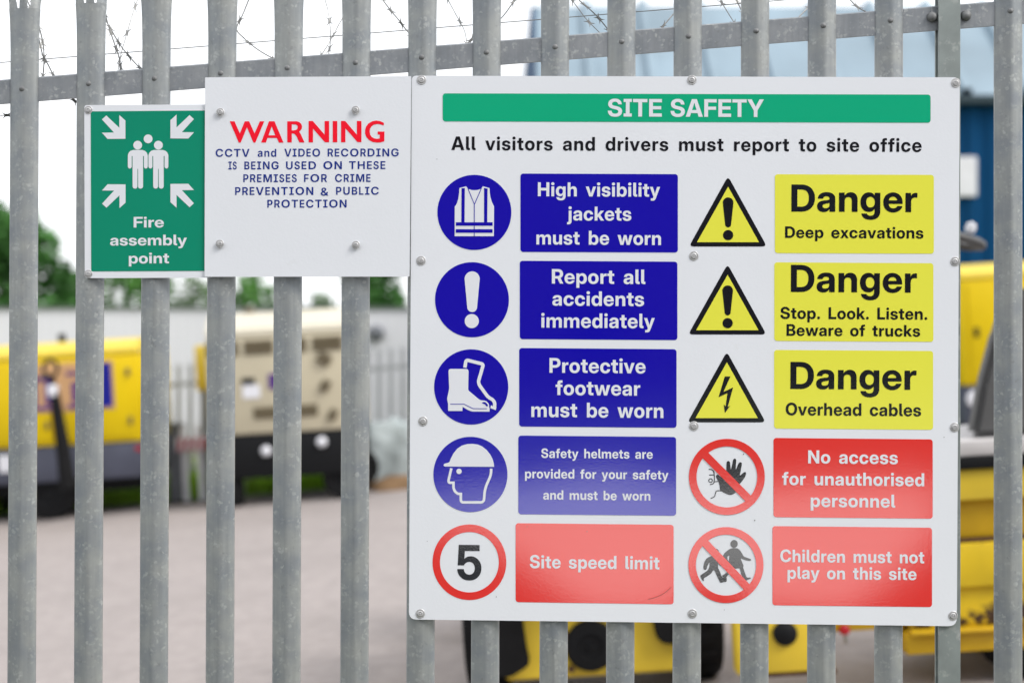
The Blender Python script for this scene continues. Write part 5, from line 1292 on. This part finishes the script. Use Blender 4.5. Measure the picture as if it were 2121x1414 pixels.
# ================================================================== ride-on machine at the right
M['rusty_yellow'] = mat('chipped_yellow', (0.68, 0.47, 0.01), rough=.5, var=.10, vscale=5, dirt=(0.045, 0.022, 0.015, 1), dscale=5.5, dlo=.535, dhi=.58)
M['shade_yellow'] = mat('shaded_yellow', (0.56, 0.34, 0.005), rough=.5, var=.10, vscale=5)  # darker copy of the machine yellow; shade of recessed and lower parts in the colour
M['deck'] = mat('worn_light_deck', (0.52, 0.50, 0.50), rough=.6, var=.1, vscale=8)
M['cowl'] = mat('dark_grey_cowl', (0.080, 0.080, 0.082), rough=.5, var=.12, vscale=4)
ZR = 6.5; KR2 = ZR / F
rcx = wx(2050, ZR) + .06 * .5
ro = empty('ride_on_roller', (rcx, ZR - D, gz(rcx)), 'chipped yellow ride-on site machine beside the fence post, at right', 'site machine', None, (0, MROLL, 0))
def qx(px): return (px - 2050) * KR2
def qz(py): return (1424 - py) * KR2
X0, X1 = qx(1872), qx(2420)
def slab(name, m, x0, x1, y0, y1, pa, pb, bev=.008): return MB().box(x0, x1, y0, y1, qz(pb), qz(pa), bev).build(name, m, ro, smooth=40)
slab('deck_plate', M['deck'], qx(1900), X1, -.04, .9, 912, 945)
slab('deck_edge', M['blackpaint'], qx(1900), X1, -.05, .88, 946, 971)
slab('side_lip', M['dump_yellow'], qx(1880), X1, -.02, .86, 972, 1036)
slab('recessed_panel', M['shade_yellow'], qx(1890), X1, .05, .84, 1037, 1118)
slab('panel_seam', M['brown_rust'], qx(1885), X1, .02, .84, 1119, 1125, .002)
slab('side_panel', M['rusty_yellow'], qx(1880), X1, -.01, .84, 1126, 1216)
slab('lower_panel', M['rusty_yellow'], qx(1885), X1, .03, .84, 1217, 1299)
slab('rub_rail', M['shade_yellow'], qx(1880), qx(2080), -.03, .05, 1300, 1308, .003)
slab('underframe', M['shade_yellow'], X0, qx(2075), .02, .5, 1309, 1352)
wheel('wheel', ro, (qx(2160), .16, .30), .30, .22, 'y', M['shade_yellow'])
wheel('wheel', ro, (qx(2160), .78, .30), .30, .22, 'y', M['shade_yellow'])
# counterweight plate hanging at the near end, and the beam that carries it
cwt = MB().box(qx(1515), qx(1716), -.02, .10, qz(1368), qz(1200), .01).build('counterweight', M['dump_yellow'], ro, smooth=40)
MB().box(qx(1550), qx(1722), -.01, .09, qz(1377), qz(1369), .003).build('wear_strip', M['brown_rust'], cwt)
MB().lathe([(.055, 0), (.056, -.02), (.03, -.035), (0, -.036)], (qx(1617), -.021, qz(1286)), (0, 1, 0), 24).build('lifting_hole_cover', M['blackpaint'], cwt, smooth=40)
slab('beam', M['shade_yellow'], qx(1717), qx(1880), .10, .30, 1230, 1303, .01)
rl = MB().lathe([(.026, 0), (.025, -.010), (.016, -.016), (0, -.017)], (qx(1752), .095, qz(1298)), (0, 1, 0), 20).build('reflector', M['redlamp'], ro, smooth=50)
MB().cyl((qx(1754), .09, qz(1326)), (qx(1754), .09, qz(1306)), .009, 10).build('reflector_stem', M['steel'], rl)
# seat, dark sloping cowl, steering wheel
MB().prism([(x_c + .06 * (z_c - .55), z_c) for x_c, z_c in ((qx(2022), qz(911)), (qx(2150), qz(911)), (qx(2200), qz(640)), (qx(2170), qz(600)), (qx(2110), qz(610)), (qx(2072), qz(690)), (qx(2042), qz(800)))], .04, .16, .03).build('engine_cowl', M['cowl'], ro, smooth=40)
MB().box(qx(2150), qx(2330), .1, .75, qz(911), qz(800), .05).build('seat_base', M['rubber'], ro, smooth=40)
MB().box(qx(2290), qx(2350), .12, .73, qz(800), qz(600), .05).build('seat_back', M['rubber'], ro, smooth=40)
c = Vector((qx(1962) + .175, .34, qz(484))); tl = Matrix.Rotation(math.radians(16), 3, 'Y')
rimp = [c + tl @ Vector((.185 * math.cos(a), .185 * math.sin(a), 0)) for a in [2 * math.pi * i / 36 for i in range(37)]]
sw = MB(); sw.tube(rimp, .022, 10)
for a in (0.5, 2.6, 4.7): sw.tube([c, c + tl @ Vector((.18 * math.cos(a), .18 * math.sin(a), 0))], .012, 8)
sw.lathe([(.05, .03), (.055, 0), (.05, -.04)], c, tl @ Vector((0, 0, 1)), 20)
sw = sw.build('steering_wheel', M['cowl'], ro, smooth=50)
MB().tube([c + Vector((0, 0, -.02)), (qx(1930), .34, qz(911))], .03, 10).build('steering_column', M['blackpaint'], sw, smooth=50)
MB().lathe([(.018, 0), (.026, .02), (.022, .045), (0, .055)], c + tl @ Vector((.075, -.16, .03)), tl @ Vector((0, 0, 1)), 16).build('spinner_knob', M['plate'], sw, smooth=50)

# ================================================================== added building behind the camera, there to darken the upper sign reflections
M['brick'] = bpy.data.materials.new('brick'); M['brick'].use_nodes = True
t = M['brick'].node_tree; p = t.nodes['Principled BSDF']; br_ = t.nodes.new('ShaderNodeTexBrick')
br_.inputs['Color1'].default_value = (0.045, 0.020, 0.014, 1); br_.inputs['Color2'].default_value = (0.06, 0.027, 0.018, 1); br_.inputs['Mortar'].default_value = (0.08, 0.075, 0.07, 1); br_.inputs['Scale'].default_value = 1
br_.inputs['Brick Width'].default_value = .23; br_.inputs['Row Height'].default_value = .075; br_.inputs['Mortar Size'].default_value = .01
tc_ = t.nodes.new('ShaderNodeTexCoord'); mp_ = t.nodes.new('ShaderNodeMapping'); mp_.inputs['Rotation'].default_value = (math.radians(90), 0, 0)
t.links.new(tc_.outputs['Object'], mp_.inputs['Vector']); t.links.new(mp_.outputs['Vector'], br_.inputs['Vector']); t.links.new(br_.outputs['Color'], p.inputs['Base Color']); p.inputs['Roughness'].default_value = .85
M['slate'] = mat('slate_roof', (0.06, 0.06, 0.07), rough=.6, var=.2, vscale=3)
M['pane'] = mat('window_glass', (0.02, 0.025, 0.03), rough=.08)
bb = empty('reflection_building', (2, -30, 0), 'added dark brick building, unseen behind the camera, to darken the sign reflections', 'building')
MB().box(-24, 24, -8, 0, -2, 12.4).build('wall', M['brick'], bb)
MB().prism([(-24.3, 12.403), (24.3, 12.403), (23.5, 14), (-23.5, 14)], -7, -.2).build('roof', M['slate'], bb)
for i in range(9):
    for zz in (1.0, 4.4, 8.2):
        x = -20 + i * 5
        w_ = MB().box(x - .65, x + .65, .003, .05, zz, zz + 1.7).build('window', M['gutter'], bb)
        MB().box(x - .57, x + .57, .052, .06, zz + .08, zz + 1.62).build('pane', M['pane'], w_)
